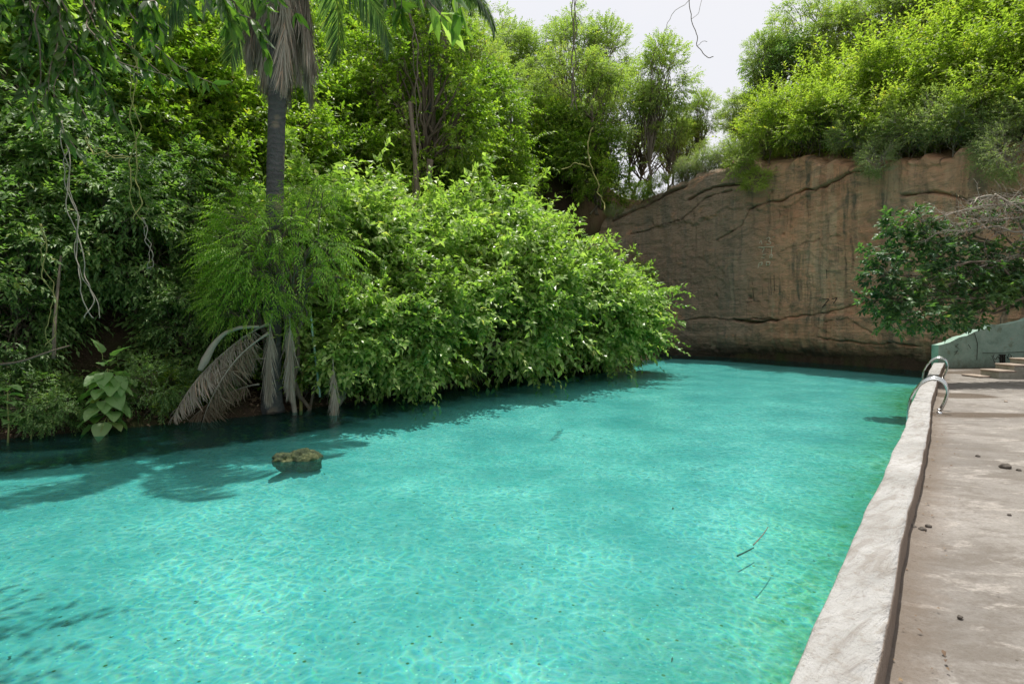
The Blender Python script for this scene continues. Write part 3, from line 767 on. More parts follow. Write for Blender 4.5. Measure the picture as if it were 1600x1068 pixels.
def curve(a, b, rs, n=7, wob=.08, sag=0.0, up=0.0):
    a = np.array(a, float); b = np.array(b, float); t = np.linspace(0, 1, n)[:, None]; L = np.linalg.norm(b-a)
    w = np.cumsum(rs.randn(n, 3), 0)*wob*L/math.sqrt(n); w = w-w[0]-(w[-1]-w[0])*t
    P = a+(b-a)*t+w; P[:, 2] += (up-sag)*L*np.sin(math.pi*t[:, 0]); return P
def plant_meshes(name, seed, c=(0,0,2.6), rad=(2,2,1.7), lobes=26, lobe_r=.75, tips=55, k=7, stem=.4, L=.11, Wr=.55,
                 spread=.9, droop=.2, jit=.35, leaf='leaf_broad', bark='bark', trunk=(.12, 1), flat=.8, shell=.72, bottom=-.55,
                 fine=False, twigs=.5, base_spread=.3, fork=.45, curl=.18, upn=1.0, dirdown=0.0, shoots=0):
    rs = np.random.RandomState(seed)
    C, P, D, I = crown_tips(rs, c, rad, lobes, lobe_r, tips, flat, shell, bottom)
    D = D.copy(); D[:, 2] -= dirdown
    B, LD, N, Ls, Ws, _ = spray(P, D, rs, k, stem, L, Wr, spread, droop, jit, upn)
    if shoots:      # long leafy shoots breaking the outline
        ii = rs.choice(len(P), shoots); d2 = nrm((P[ii]-np.array(c))/np.array(rad)+UP*.55+rs.randn(shoots, 3)*.4)
        q = spray(P[ii]+d2*.15, d2, rs, 15, stem*3.0, L*1.05, Wr, spread, droop*1.3, jit, upn)
        B, LD, N, Ls, Ws = [np.concatenate([a_, b_]) for a_, b_ in zip((B, LD, N, Ls, Ws), q[:5])]
    V, Q, rv = leaves(B, LD, N, Ls, Ws, rs, fine, curl)
    # neighbouring shoots share a tone
    tone = fbm(B[:, 0]*1.1+seed, B[:, 1]*1.1, B[:, 2]*1.1, o=2)*.28
    rv = np.clip(rv+tone.repeat(8 if fine else 5), 0, 1)
    crown = mesh_np(name+'_crown', V, Q, M[leaf], False, fa={'rnd': rv})
    b = MB(); r0, ns = trunk; ctr = np.array(c, float)
    stems = []
    for s in range(ns):
        a = np.array([rs.randn()*base_spread*(ns > 1), rs.randn()*base_spread*(ns > 1), -.35])
        f = ctr*np.array([fork*.9, fork*.9, fork*1.0])+rs.randn(3)*.18*np.array([1, 1, .4])*(ns > 1)*rad[0]
        p = curve(a, f, rs, 9, .10); rr = np.linspace(r0*1.25, r0*.7, 9)*(.7 if ns > 1 else 1)
        rr[0] *= 1.35
        b.tube(p, rr, 8); stems.append((p, rr))
    for i, cc in enumerate(C):
        p, rr = stems[rs.randint(ns)]; h = rs.randint(5, 9)
        q = curve(p[h], cc, rs, 8, .12, up=.08); re = max(.012, r0*.13)
        b.tube(q, np.linspace(rr[h]*.62, re, 8), 5, cap=False)
        idx = np.where(I == i)[0]
        for jx in idx[:int(len(idx)*twigs)]:
            e = P[jx]+nrm(D[jx])*stem*.5; m = q[rs.randint(5, 8)]
            b.tube(np.array([m, (m+e)/2+rs.randn(3)*.05, e]), [re*.6, re*.42, re*.2], 3, cap=False)
    return b.mesh(name+'_trunk', M[bark], True), crown

PROTO = {}
def proto(key, **kw): PROTO[key] = plant_meshes(key, **kw)
# broad leaved shrubs leaning out over the water (+x is the way they lean)
for i in range(3):
    proto('overhang%d' % i, seed=11+i, c=(1.0, 0, 2.25), rad=(2.0, 2.0, 2.1), lobes=30, lobe_r=.62, tips=34, shoots=110, k=7, stem=.52, L=.235, Wr=.54,
          droop=.30, leaf='leaf_broad', trunk=(.09, 4), bottom=-.85, twigs=.25, shell=.78, jit=.42)
for i in range(3):
    proto('bush%d' % i, seed=31+i, c=(.2, 0, 1.6), rad=(1.6, 1.6, 1.35), lobes=26, lobe_r=.46, tips=32, shoots=60, k=7, stem=.38, L=.17, Wr=.5,
          droop=.2, leaf='leaf_small', trunk=(.06, 4), bottom=-.6, twigs=.3, shell=.78, jit=.4)
for i in range(3):
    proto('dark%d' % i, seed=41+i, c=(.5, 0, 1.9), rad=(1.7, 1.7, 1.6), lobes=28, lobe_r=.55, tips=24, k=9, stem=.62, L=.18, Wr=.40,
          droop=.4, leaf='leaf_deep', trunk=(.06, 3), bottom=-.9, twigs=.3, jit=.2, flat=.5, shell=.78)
proto('round', seed=51, c=(0, 0, 5.0), rad=(2.5, 2.5, 3.3), lobes=70, shoots=160, lobe_r=.62, tips=44, k=7, stem=.42, L=.165, Wr=.52,
      droop=.35, leaf='leaf_small', trunk=(.17, 1), bottom=-.95, twigs=.2, fork=.6, shell=.8)
proto('feather', seed=61, c=(1.2, 0, 3.95), rad=(1.25, 1.7, 1.55), lobes=26, lobe_r=.50, tips=20, k=18, stem=.60, L=.13, Wr=.25,
      spread=1.2, droop=.45, jit=.08, leaf='leaf_feather', trunk=(.045, 1), flat=.4, bottom=-.7, twigs=.6, fork=.7, upn=2.2)
for i in range(3):
    proto('lime%d' % i, seed=71+i, c=(.2, 0, 1.7), rad=(1.9, 1.9, 1.35), lobes=28, shoots=90, lobe_r=.45, tips=24, k=8, stem=.46, L=.165, Wr=.42,
          droop=.2, leaf='leaf_lime', trunk=(.05, 4), flat=.45, bottom=-.5, twigs=.3, jit=.25, shell=.8)
proto('grey', seed=81, c=(0, 0, 1.0), rad=(1.5, 1.5, .95), lobes=30, lobe_r=.42, tips=34, k=8, stem=.4, L=.11, Wr=.34,
      droop=.1, leaf='leaf_grey', bark='bark_pale', trunk=(.035, 5), flat=.7, bottom=-.5, twigs=.35)
for i in range(3):
    proto('acacia%d' % i, seed=91+i, c=(.3, 0, 5.6), rad=(2.9, 2.9, 3.1), lobes=44+4*i, lobe_r=.60, tips=34, k=9, stem=.5, L=.16, Wr=.38,
          spread=1.1, droop=.2, jit=.25, leaf='leaf_pale', trunk=(.11, 2), flat=.32, bottom=-.7, twigs=.12, fork=.5, shell=.66, base_spread=.15)
proto('airy', seed=98, c=(.8, 0, 6.4), rad=(1.6, 1.4, 2.9), lobes=34, lobe_r=.55, tips=38, k=9, stem=.45, L=.14, Wr=.40,
      spread=1.1, droop=.1, jit=.25, leaf='leaf_pale', trunk=(.08, 1), flat=.4, bottom=-.8, twigs=.25, fork=.55, shell=.6)
proto('darktree', seed=101, c=(0, 0, 4.5), rad=(2.1, 2.1, 2.0), lobes=40, lobe_r=.55, tips=36, k=7, stem=.38, L=.15, Wr=.45,
      droop=.3, leaf='leaf_deep', trunk=(.12, 1), bottom=-.7, twigs=.3, fork=.6)
proto('bank_tree', seed=105, c=(6.2, 0, 8.0), rad=(4.6, 3.2, 1.9), lobes=46, lobe_r=.95, tips=40, k=7, stem=.55, L=.17, Wr=.45,
      droop=.4, leaf='leaf_broad', trunk=(.25, 1), bottom=-.6, twigs=.2, fork=.6)

def place(key, x, y, z=None, rz=0.0, sc=1.0, name='shrub', label='', cat='shrub', group=None, tilt=(0, 0)):
    if z is None: z = gz(x, y)
    e = empty(name, (x, y, z-.05), sc=sc, rot=(tilt[0], tilt[1], rz))
    tm, cm = PROTO[key]
    link('trunk' if 'tree' in name else 'stem', tm, e); link('crown', cm, e)
    tag(e, label, cat, group); return e

ORD = ['first','second','third','fourth','fifth','sixth','seventh','eighth','ninth','tenth','eleventh','twelfth','thirteenth',
       'fourteenth','fifteenth','sixteenth','seventeenth','eighteenth','nineteenth','twentieth','twenty-first','twenty-second','twenty-third','twenty-fourth']
def shore_frame(t):
    """t = arclength-like photo x of the shoreline -> point and inland normal"""
    S_ = resample([(a, b) for a, b in SHORE], .1); p = px_of(S_[:, 0], np.maximum(S_[:, 1], .5))
    ok = S_[:, 1] > 6; i = np.where(ok)[0][np.argmin(np.abs(p[ok]-t))]
    a = S_[max(i-8, 0)]; b = S_[min(i+8, len(S_)-1)]; d = (b-a)/np.linalg.norm(b-a)
    return S_[i], np.array([-d[1], d[0]])        # inland is to the left of travel
rr = random.Random(5)
# shrubs leaning over the water: (photo x of foot, distance inland, scale)
OV = [(545,.9,.72),(585,.8,.78),(640,.9,.88),(700,.8,.95),(752,.8,1.02),(800,.9,1.12),(848,.8,1.15),(886,.9,1.12),(920,.8,1.02),(952,.6,.95)]
for i, (t, d, sc) in enumerate(OV):
    p, nrml = shore_frame(t); q = p+nrml*d; a = math.atan2(-nrml[1], -nrml[0])+rr.uniform(-.3, .3)
    place('overhang%d' % (i % 3) if i not in (3, 6) else 'bush%d' % (i % 3), q[0], q[1], min(gz(q[0], q[1]), .15), rz=a, sc=sc, name='waterside_shrub',
          label='%s broad-leaved bright green shrub leaning over the water, counted from the palm' % ORD[i], group='shrubs leaning over the water')
# second rank, higher
OV2 = [(560,2.6,.9),(620,2.8,1.0),(690,2.6,1.05),(750,2.7,1.15),(815,2.6,1.2),(862,2.5,1.15),(900,2.4,1.1),(935,2.0,.95)]
for i, (t, d, sc) in enumerate(OV2):
    p, nrml = shore_frame(t); q = p+nrml*d; a = math.atan2(-nrml[1], -nrml[0])+rr.uniform(-.5, .5)
    place('overhang%d' % ((i+1) % 3), q[0], q[1], min(gz(q[0], q[1]), 2.3), rz=a, sc=sc, name='waterside_shrub',
          label='%s glossy shrub from the left in the row just behind the waterside shrubs' % ORD[i], group='second row of waterside shrubs')
# slope shrubs, by the photo point of their foot
def row(lst, key, nkey, name, label, group, cat='shrub', lean=True, sink=0.0):
    lst = sorted(lst)
    for i, it in enumerate(lst):
        px, py, sc = it[:3]; h = hit(px, py)
        k = '%s%d' % (key, i % nkey) if nkey else key
        rz = -R(70)+rr.uniform(-.7, .7) if lean else rr.uniform(0, 6.28)
        place(k, h.x, h.y, h.z-sink, rz, sc*rr.uniform(.92, 1.08), name, label % ORD[i], cat, group)
row([(450,300,1.0),(505,330,1.1),(560,335,1.1),(600,395,.9),(480,250,1.1),(535,270,1.2),(590,290,1.1),(520,400,.9)], 'bush', 3, 'slope_shrub',
    '%s sunlit small-leaved shrub from the left on the slope right of the palm trunk', 'sunlit shrubs right of the palm')
row([(700,350,1.2),(745,330,1.3),(790,345,1.3),(835,330,1.4),(870,350,1.4),(905,360,1.4),(640,345,1.2)], 'bush', 3, 'slope_shrub',
    '%s bushy shrub from the left on the slope below the round tree', 'shrubs below the round tree')
row([(470,170,1.3),(530,185,1.3),(585,200,1.3),(640,190,1.3),(500,110,1.5),(570,120,1.5),(640,110,1.5),(690,100,1.6)], 'bush', 3, 'slope_shrub',
    '%s yellowish shrub from the left behind the hanging palm fronds', 'shrubs behind the palm fronds')
row([(300,240,1.1),(350,270,1.1),(270,190,1.2),(335,170,1.2),(385,210,1.1),(250,120,1.3),(310,95,1.4),(375,120,1.3),(395,330,.9),(200,200,1.2),(300,350,.95),(235,310,.95),(170,290,1.0)], 'bush', 3, 'slope_shrub',
    '%s dappled shrub from the left on the steep slope left of the palm trunk', 'dappled shrubs left of the palm')
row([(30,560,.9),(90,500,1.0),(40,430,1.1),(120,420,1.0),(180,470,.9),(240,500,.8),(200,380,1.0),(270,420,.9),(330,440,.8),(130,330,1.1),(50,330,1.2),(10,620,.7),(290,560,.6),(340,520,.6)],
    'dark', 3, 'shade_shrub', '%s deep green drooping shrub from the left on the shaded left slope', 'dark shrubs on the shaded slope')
row([(60,200,1.4),(130,150,1.4),(20,110,1.5),(190,80,1.5),(100,50,1.6),(160,240,1.2)], 'bush', 3, 'shade_shrub',
    '%s shrub from the left high in the top left corner', 'shrubs in the top left corner')
for i, (t, d, k, sc) in enumerate([(30,.5,'dark0',.33),(85,.35,'dark1',.26),(235,.7,'dark2',.34),(285,.9,'bush0',.30),(345,1.0,'dark0',.30),(490,.5,'bush1',.36),(530,.4,'dark1',.32),
                                   (590,.25,'bush2',.42),(650,.3,'bush0',.40),(720,.3,'dark2',.42),(800,.3,'bush1',.45),(870,.3,'bush2',.5)]):
    p, nrml = shore_frame(t); q = p+nrml*d
    place(k, q[0], q[1], max(min(gz(q[0], q[1]), .6), .02), math.atan2(-nrml[1], -nrml[0]), sc, 'bank_plant', '%s small leafy plant from the left rooted at the water line' % ORD[i], 'plant', 'small plants along the water line')
# the round dense tree, two tall ones beside it
h = hit(662, 378); place('round', h.x, h.y, h.z-.3, .4, 1.18, 'round_tree', 'dense rounded green tree standing above the waterside shrubs', 'tree')
h = hit(752, 350); place('round', h.x, h.y, h.z-.3, 2.0, 1.0, 'round_tree', 'narrower green tree touching the right side of the dense rounded tree', 'tree')
h = hit(630, 250); place('darktree', h.x, h.y, h.z, 1.0, 1.25, 'shade_tree', 'dark green tree behind the fronds left of the rounded tree', 'tree')

# airy trees on the skyline between the rounded tree and the cliff
SK = [(735,250,38,1.25,'acacia0'),(790,250,40,1.3,'acacia1'),(850,260,41,1.25,'acacia2'),(905,270,40,1.3,'acacia1'),(945,320,38.5,1.15,'acacia0'),(972,330,37.0,.8,'acacia1'),
      (985,300,41,1.1,'acacia2'),(1012,295,38.5,1.30,'airy'),(925,250,45,1.45,'airy'),(870,230,47,1.3,'acacia0'),(820,200,50,1.5,'acacia2'),(760,200,48,1.5,'acacia1'),
      (1035,270,46,.95,'acacia1'),(1062,285,42,.75,'acacia0'),(1085,262,40,.8,'airy'),(1050,285,39,.7,'acacia2'),(700,200,42,1.4,'acacia2')]
for i, (px, py, Y, sc, k) in enumerate(sorted(SK)):
    x = (px-800)/F*Y
    place(k, x, Y, rz=rr.uniform(0, 6) if k != 'airy' else R(-10), sc=sc, name='acacia_tree',
          label='%s airy fine-leaved tree from the left against the sky, between rounded tree and cliff' % ORD[i], cat='tree', group='airy trees against the sky')
# low bushes filling the saddle left of the cliff
row([(900,330,1.1),(935,345,1.0),(890,300,1.3),(960,300,.8)], 'bush', 3, 'slope_shrub', '%s shrub from the left in the notch where slope meets cliff', 'shrubs in the notch by the cliff')
# cliff-top
def rim(px, back, key, sc, name, label, group, cat='shrub', drop=0.0):
    u = cliff_u(px); xy, nn = cliff_frame(np.array([u])); nn = nn*np.sign((nn*(-xy)).sum(-1))[..., None]
    p = xy[0]-nn[0]*back; face = math.atan2(nn[0][1], nn[0][0])
    z = gz(p[0], p[1])
    return place(key, p[0], p[1], z-drop, face+rr.uniform(-.6, .6), sc, name, label, cat, group)
RIM = [(1060,1.6,'grey',.8),(1090,1.2,'grey',.9),(1120,1.3,'grey',.85),(1150,1.6,'grey',.7),(1180,.9,'lime0',.95),(1215,1.2,'lime1',1.0),(1250,.8,'lime0',.95),(1290,1.0,'lime1',1.0),(1330,.8,'grey',1.0),
       (1365,1.0,'lime0',.9),(1400,.8,'grey',1.1),(1440,.8,'grey',1.2),(1485,.8,'grey',1.15),(1530,.8,'lime1',.85),(1575,.8,'grey',1.1),(1620,.9,'lime0',.9),(1670,.9,'lime1',.9)]
for i, (px, bk, k, sc) in enumerate(RIM):
    rim(px, bk, k, sc, 'rim_shrub', '%s shrub from the left along the edge of the cliff top' % ORD[i], 'shrubs along the cliff edge')
RIM2 = [(1175,3.2,'lime1',1.1),(1215,3.4,'lime0',1.25),(1260,3.2,'lime1',1.3),(1310,3.0,'lime0',1.3),(1355,3.2,'lime1',1.3),(1405,3.0,'lime0',1.25),(1455,3.0,'lime1',1.25),
        (1505,3.0,'lime0',1.25),(1555,3.0,'lime1',1.3),(1610,3.0,'lime0',1.3),(1680,3,'lime1',1.3)]
for i, (px, bk, k, sc) in enumerate(RIM2):
    rim(px, bk, k, sc, 'lime_shrub', '%s lime green feathery shrub from the left in the rank behind the cliff edge' % ORD[i], 'lime shrubs behind the cliff edge')
RIM3 = [(1190,6.5,'lime0',1.3),(1240,6.5,'lime1',1.5),(1295,6.3,'lime0',1.5),(1350,6.5,'lime1',1.5),(1405,6.2,'lime0',1.5),(1460,6.0,'lime1',1.5),(1520,6.2,'lime0',1.5),(1580,6.0,'lime1',1.6),(1650,6,'lime0',1.6)]
for i, (px, bk, k, sc) in enumerate(RIM3):
    rim(px, bk, k, sc, 'lime_shrub', '%s pale green shrub from the left in the third rank up the cliff-top slope' % ORD[i], 'shrubs high on the cliff-top slope')
RT_ = [(1138,4.5,'airy',.85),(1108,3.5,'acacia0',.55),(1150,5.5,'darktree',1.05),(1165,8,'acacia1',1.1),(1205,6.5,'acacia0',.95),(1255,7.5,'acacia1',1.05),(1310,8.5,'acacia2',1.1),(1370,9,'acacia0',1.1),(1430,9,'acacia1',1.15),
       (1490,9.5,'acacia2',1.1),(1550,9.5,'acacia0',1.15),(1620,9,'acacia1',1.15),(1230,11,'acacia2',1.0),(1100,5.0,'acacia2',.5)]
for i, (px, bk, k, sc) in enumerate(sorted(RT_)):
    rim(px, bk, k, sc, 'crest_tree', '%s tree from the left along the crest above the cliff' % ORD[i], 'trees on the crest above the cliff', 'tree')
# plants hanging on the rock face
def on_face(px, py, key, sc, label, tilt=.5):
    u, z = cliff_uz(px, py); p = cliff_pt(px, py, .0)
    xy, nn = cliff_frame(np.array([u])); nn = nn*np.sign((nn*(-xy)).sum(-1))[..., None]
    a = math.atan2(nn[0][1], nn[0][0])
    e = place(key, p[0], p[1], p[2], 0, sc, 'ledge_shrub', label, 'shrub', 'plants rooted on the rock face')
    e.rotation_euler = (Matrix.Rotation(a, 3, 'Z') @ Matrix.Rotation(tilt, 3, 'Y')).to_euler()
on_face(1170, 268, 'lime0', .50, 'light green shrub hanging from the cliff edge above the first ledge', .9)
on_face(1195, 292, 'lime1', .38, 'small leafy plant rooted on the ledge under the hanging shrub', 1.0)
on_face(1390, 255, 'grey', .55, 'thin grey twiggy shrub spilling over the middle of the cliff edge', 1.3)
on_face(1590, 250, 'grey', .75, 'pale twiggy shrub spilling over the cliff edge at the right', 1.2)
on_face(962, 338, 'grey', .40, 'low grey-green tuft at the lowest left end of the cliff shoulder', .5)
on_face(1035, 293, 'lime2', .32, 'small lime tuft midway up the sloping left shoulder of the cliff', .6)
on_face(1075, 268, 'grey', .45, 'grey scrub at the top of the sloping left shoulder', .5)
on_face(1005, 312, 'bush1', .42, 'tuft of green growing on the sloping left shoulder of the cliff', .6)

# ---- undergrowth: one leafy mass nobody could count
def undergrowth(name, label, regions, n, leaf, seed, L, Wr, k, stem, depth=.7, droop=.35, fine=False):
    rs = np.random.RandomState(seed); xs = []; 
    x0, x1, y0, y1, pa, pb, dmin, dmax = regions
    X = rs.uniform(x0, x1, n*6); Y = rs.uniform(y0, y1, n*6)
    p = px_of(X, Y); d, _ = seg_dist(X, Y, BASIN); ok = (~inside(X, Y, BASIN)) & (p > pa) & (p < pb) & (d > dmin) & (d < dmax)
    cl = fbm(X*.7, Y*.7, 3, o=3); ok &= cl > -.42
    X = X[ok][:n]; Y = Y[ok][:n]; d = d[ok][:n]
    Z = ground_z(X, Y); e = .15
    gx = (ground_z(X+e, Y)-Z)/e; gy = (ground_z(X, Y+e)-Z)/e
    N = nrm(np.stack([-gx, -gy, np.ones_like(gx)], 1))
    lump = (fbm(X*1.1+9, Y*1.1, Z*.8, o=3)+.55)*depth
    off = np.clip(lump, .02, 2)*rs.rand(len(X))**.45
    P = np.stack([X, Y, Z], 1)+N*off[:, None]
    D = N*.7+UP*.25+rs.randn(len(X), 3)*.55
    B, LD, NN, Ls, Ws, _ = spray(P, D, rs, k, stem, L, Wr, .9, droop, .32, 1.0)
    V, Q, rv = leaves(B, LD, NN, Ls, Ws, rs, fine)
    tone = fbm(B[:, 0]*.5, B[:, 1]*.5, B[:, 2]*.5, o=2)*.35
    rv = np.clip(rv+tone.repeat(8 if fine else 5), 0, 1)
    o = link(name, mesh_np(name, V, Q, M[leaf], False, fa={'rnd': rv}))
    tag(o, label, 'undergrowth', kind='stuff')
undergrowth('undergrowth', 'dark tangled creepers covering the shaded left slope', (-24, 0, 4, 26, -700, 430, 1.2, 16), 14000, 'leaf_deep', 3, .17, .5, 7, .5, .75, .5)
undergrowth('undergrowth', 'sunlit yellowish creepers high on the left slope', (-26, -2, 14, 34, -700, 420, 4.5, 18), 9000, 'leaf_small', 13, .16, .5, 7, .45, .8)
undergrowth('undergrowth', 'sunlit leafy undergrowth on the slope behind the waterside shrubs', (-16, 8, 12, 50, 400, 960, .8, 22), 20000, 'leaf_small', 4, .15, .5, 7, .45, 1.0)
undergrowth('undergrowth', 'low green scrub covering the ground above the cliff', (2, 45, 12, 56, 1150, 2000, .7, 18), 14000, 'leaf_lime', 6, .10, .4, 8, .4, .6)
undergrowth('undergrowth', 'sparse grey-green scrub on the red shoulder left of the cliff top', (2, 22, 32, 52, 960, 1160, 1.2, 12), 2500, 'leaf_grey', 8, .09, .3, 8, .35, .45)

# ---- small plants and litter along the bank
def bank_litter():
    rs = np.random.RandomState(9); n = 16000
    S_ = resample([(a, b) for a, b in SHORE], .05); S_ = S_[(S_[:, 1] > 5)]
    i = rs.randint(0, len(S_), n); d = rs.rand(n)**1.2*2.6-.05
    a = S_[np.clip(i-3, 0, len(S_)-1)]; b = S_[np.clip(i+3, 0, len(S_)-1)]; t = nrm(b-a); N2 = np.stack([-t[:, 1], t[:, 0]], 1)
    p = S_[i]+N2*d[:, None]+rs.randn(n, 2)*.05
    z = ground_z(p[:, 0], p[:, 1]); ok = z > -.05; p = p[ok]; z = z[ok]; m = len(p)
    P = np.stack([p[:, 0], p[:, 1], z+.03+rs.rand(m)*.04], 1)
    D = rs.randn(m, 3)*np.array([1, 1, .25]); N = UP+rs.randn(m, 3)*.5
    L = .05+rs.rand(m)*.10; Wd = L*np.where(rs.rand(m) < .3, .10, .5); L = np.where(Wd < L*.2, L*2.2, L)
    V, Q, rv = leaves(P, D, N, L, Wd, rs)
    o = link('leaf_litter', mesh_np('leaf_litter', V, Q, M['litter'], False, fa={'rnd': rv})); tag(o, 'dry brown leaves and twigs strewn along the earth bank', 'leaf litter', kind='stuff')
bank_litter()

sunk_leaves()

# ------------------------------------------------------------------ palms
def frond_mesh(name, seed, L=3.6, leaf='leaf_palm', ll=.55, arch=.9, up=.6, dead=False, n=64, rw=.022, mess=.25):
    """frond leaves the origin along +x, arches and hangs"""
    rs = np.random.RandomState(seed); t = np.linspace(0, 1, 26)
    ang = up-(up+arch)*t**(.8 if dead else 1.15); ds = L/25
    P = np.zeros((26, 3)); 
    for i in range(1, 26): P[i] = P[i-1]+ds*np.array([math.cos(ang[i]), .05*math.sin(i*.4+seed), math.sin(ang[i])])
    b = MB(); b.tube(P, np.interp(t, [0, .1, 1], [rw*2.0, rw, rw*.25]), 5)
    rachis = b
    q = np.linspace(.14, .995, n); I = q*25; i0 = np.minimum(I.astype(int), 24); f = I-i0
    B = P[i0]+(P[i0+1]-P[i0])*f[:, None]; T = nrm(P[i0+1]-P[i0])
    V_ = []; Q_ = []; R_ = []; off = 0
    for s in (1, -1):
        sidev = nrm(np.cross(T, UP)+1e-6)*s
        Lq = ll*(np.sin(np.clip(q, 0, 1)*math.pi*.93+.15)*.75+.3)*(.85+.3*rs.rand(n))
        out = sidev*(.80 if not dead else .30)+T*(.45+.4*q[:, None])-UP*(.45 if not dead else 1.1)+rs.randn(n, 3)*(.12 if not dead else mess)
        out = nrm(out); N = nrm(np.cross(out, T)*s+UP*.5)
        wv = .019 if not dead else .010
        X = nrm(np.cross(N, out))
        seg = [0, .45, .8, 1.0]; rings = []
        for k_, sg in enumerate(seg):
            c = B+out*(Lq*sg)[:, None]-UP*(Lq*sg**2*(.45 if not dead else .5))[:, None]
            w = [wv*.6, wv, wv*.7, .002][k_]; rings.append(np.stack([c-X*w, c+N*w*.4, c+X*w], 1))
        G = np.stack(rings, 1)          # n,4,3,3
        G = G.reshape(-1, 3)
        base = np.arange(n)[:, None]*12
        for a in range(3):
            for c in range(2):
                Q_.append(np.concatenate([base+a*3+c, base+a*3+c+1, base+(a+1)*3+c+1, base+(a+1)*3+c], 1)+off)
        V_.append(G); off += len(G); R_.append(np.clip(rs.normal(.5, .22, n), 0, 1).repeat(12))
    lm = mesh_np(name+'_leaflets', np.vstack(V_), np.vstack(Q_), M[leaf], False, fa={'rnd': np.concatenate(R_)})
    return rachis.mesh(name+'_rachis', M['bark_pale'] if dead else M['bark_yellow'], True), lm
FG = [frond_mesh('frond', 1+i, 4.2, 'leaf_palm', .66, 1.50, [.95, .5, .1, -.3][i], n=110) for i in range(4)]
FD = [frond_mesh('dead_frond', 11+i, 2.9, 'leaf_dead', .70, 1.56, [-1.05, -1.2, -1.35][i], True, n=150) for i in range(3)]
def add_frond(parent, pair, loc, rz, pitch=0.0, roll=0.0, sc=1.0, name='frond'):
    Rm = Matrix.Rotation(rz, 4, 'Z') @ Matrix.Rotation(-pitch, 4, 'Y') @ Matrix.Rotation(roll, 4, 'X')
    l = link(name, pair[1], parent, loc, Rm.to_euler(), sc)
    link('rachis', pair[0], l); return l
def palm(px, Y, H, rad, lean, label, nd=30, ng=18, seed=0):
    x = (px-800)/F*Y; z0 = gz(x, Y) if not bool(inside(np.array([x]), np.array([Y]), BASIN)[0]) else 0.1
    e = empty('palm_tree', (x, Y, z0-.1)); tag(e, label, 'palm')
    rs = np.random.RandomState(seed); n = 60; zz = np.linspace(0, H, n)
    P = np.stack([lean[0]*(zz/H)**1.6, lean[1]*(zz/H)**1.6, zz], 1)
    r = rad*(1+.5*np.exp(-zz/.35))*(1+.03*fbm(zz*3, 0*zz, o=3)+.015*rs.randn(n)); 
    b = MB(); b.tube(P, r, 16); b.build('trunk', M['palm_bark'], e, True)
    top = P[-1]
    for i in range(ng):
        a = i*2.39996+seed; k = i/ng
        add_frond(e, FG[min(int(k*4), 3)], (top[0], top[1], top[2]-.1+.25*(1-k)), a, pitch=rs.uniform(-.12, .12), roll=rs.uniform(-.3, .3), sc=rs.uniform(.9, 1.1))
    for i in range(nd):
        a = i*2.39996*1.1+seed+.7; dz = -.1-1.7*rs.rand()
        l = add_frond(e, FD[i % 3], (top[0]+.12*math.cos(a), top[1]+.12*math.sin(a), top[2]+dz), a, pitch=rs.uniform(-.15, .1), roll=rs.uniform(-.25, .25), sc=rs.uniform(.62, .95), name='dead_frond')
        l['label'] = 'grey dry frond hanging against the trunk'
    return e
palm(425, 13.2, 11.6, .195, (.15, .25), 'tall palm with a skirt of dead grey fronds and a dark straight trunk', seed=1)
palm(668, 25.5, 18.0-gz((668-800)/F*25.5, 25.5), .12, (.3, .1), 'second palm with long hanging green fronds, top centre behind the first', nd=4, ng=18, seed=4)

# dead fronds lying at the palm foot
def ground_frond(px, py, Y, rz, pitch, sc, roll, label, name='fallen_frond', pair=None):
    p = at(px, py, Y); e = empty(name, p, rot=(Matrix.Rotation(rz, 4, 'Z') @ Matrix.Rotation(-pitch, 4, 'Y') @ Matrix.Rotation(roll, 4, 'X')).to_euler(), sc=sc)
    pr = pair or FD[0]; link('leaflets', pr[1], e); link('rachis', pr[0], e); tag(e, label, 'palm frond', 'dead palm fronds at the palm foot'); return e
FL = [frond_mesh('lying_frond', 21+i, 2.9, ['leaf_dead', 'leaf_brown'][i], .44, .7+.2*i, .12, True, n=120, mess=.6) for i in range(2)]
ground_frond(420, 505, 12.5, R(200), -.50, .92, .5, 'longest grey dead frond arching from the palm foot down to the water edge', pair=FL[0])
ground_frond(405, 600, 12.6, R(192), -.12, .62, .5, 'brown dead frond lying flat on the litter left of the palm foot', pair=FL[1])
ground_frond(420, 520, 12.2, R(212), -.62, .9, -.5, 'brown dead frond lying beneath the long grey one', pair=FL[1])
ground_frond(420, 560, 12.4, R(178), -.02, .70, .2, 'brown dead frond sticking out left, level with the ground', pair=FL[0])
ground_frond(425, 490, 12.3, R(250), -.1, .62, .0, 'dead frond hanging straight down in front of the palm foot', pair=FD[1])
ground_frond(452, 490, 12.5, R(300), -.1, .60, .0, 'dead frond drooping just right of the palm foot', pair=FD[2])
ground_frond(520, 560, 13.0, R(300), -.1, .45, .0, 'small dead frond among the stems right of the palm', pair=FD[0])
# the curved dry flower stalk
b = MB(); pts = resample([at(a, c, 12.0-.002*(400-a)) for a, c in [(405,510),(375,511),(350,520),(332,540),(322,560),(312,578)]], .05)
pts = smooth(pts, 6); b.tube(pts, np.interp(np.linspace(0, 1, len(pts)), [0, .5, .85, 1], [.03, .045, .085, .05]), 8)
o = b.build('dry_spathe', M['bark_pale'], smooth=True); tag(o, 'curved woody palm sheath arching left from the palm foot', 'palm sheath')

# feathery tree in front of the palm trunk
x = (452-800)/F*11.9; yb = 12.95
place('feather', (472-800)/F*13.5, 13.5, .15, rz=-1.5, sc=.95, name='feathery_tree', label='light green feathery tree hiding the lower palm trunk', cat='tree')
place('feather', (432-800)/F*13.3, 13.3, .15, rz=-1.75, sc=.68, name='feathery_tree', label='smaller feathery tree hanging left of the lower palm trunk', cat='tree')

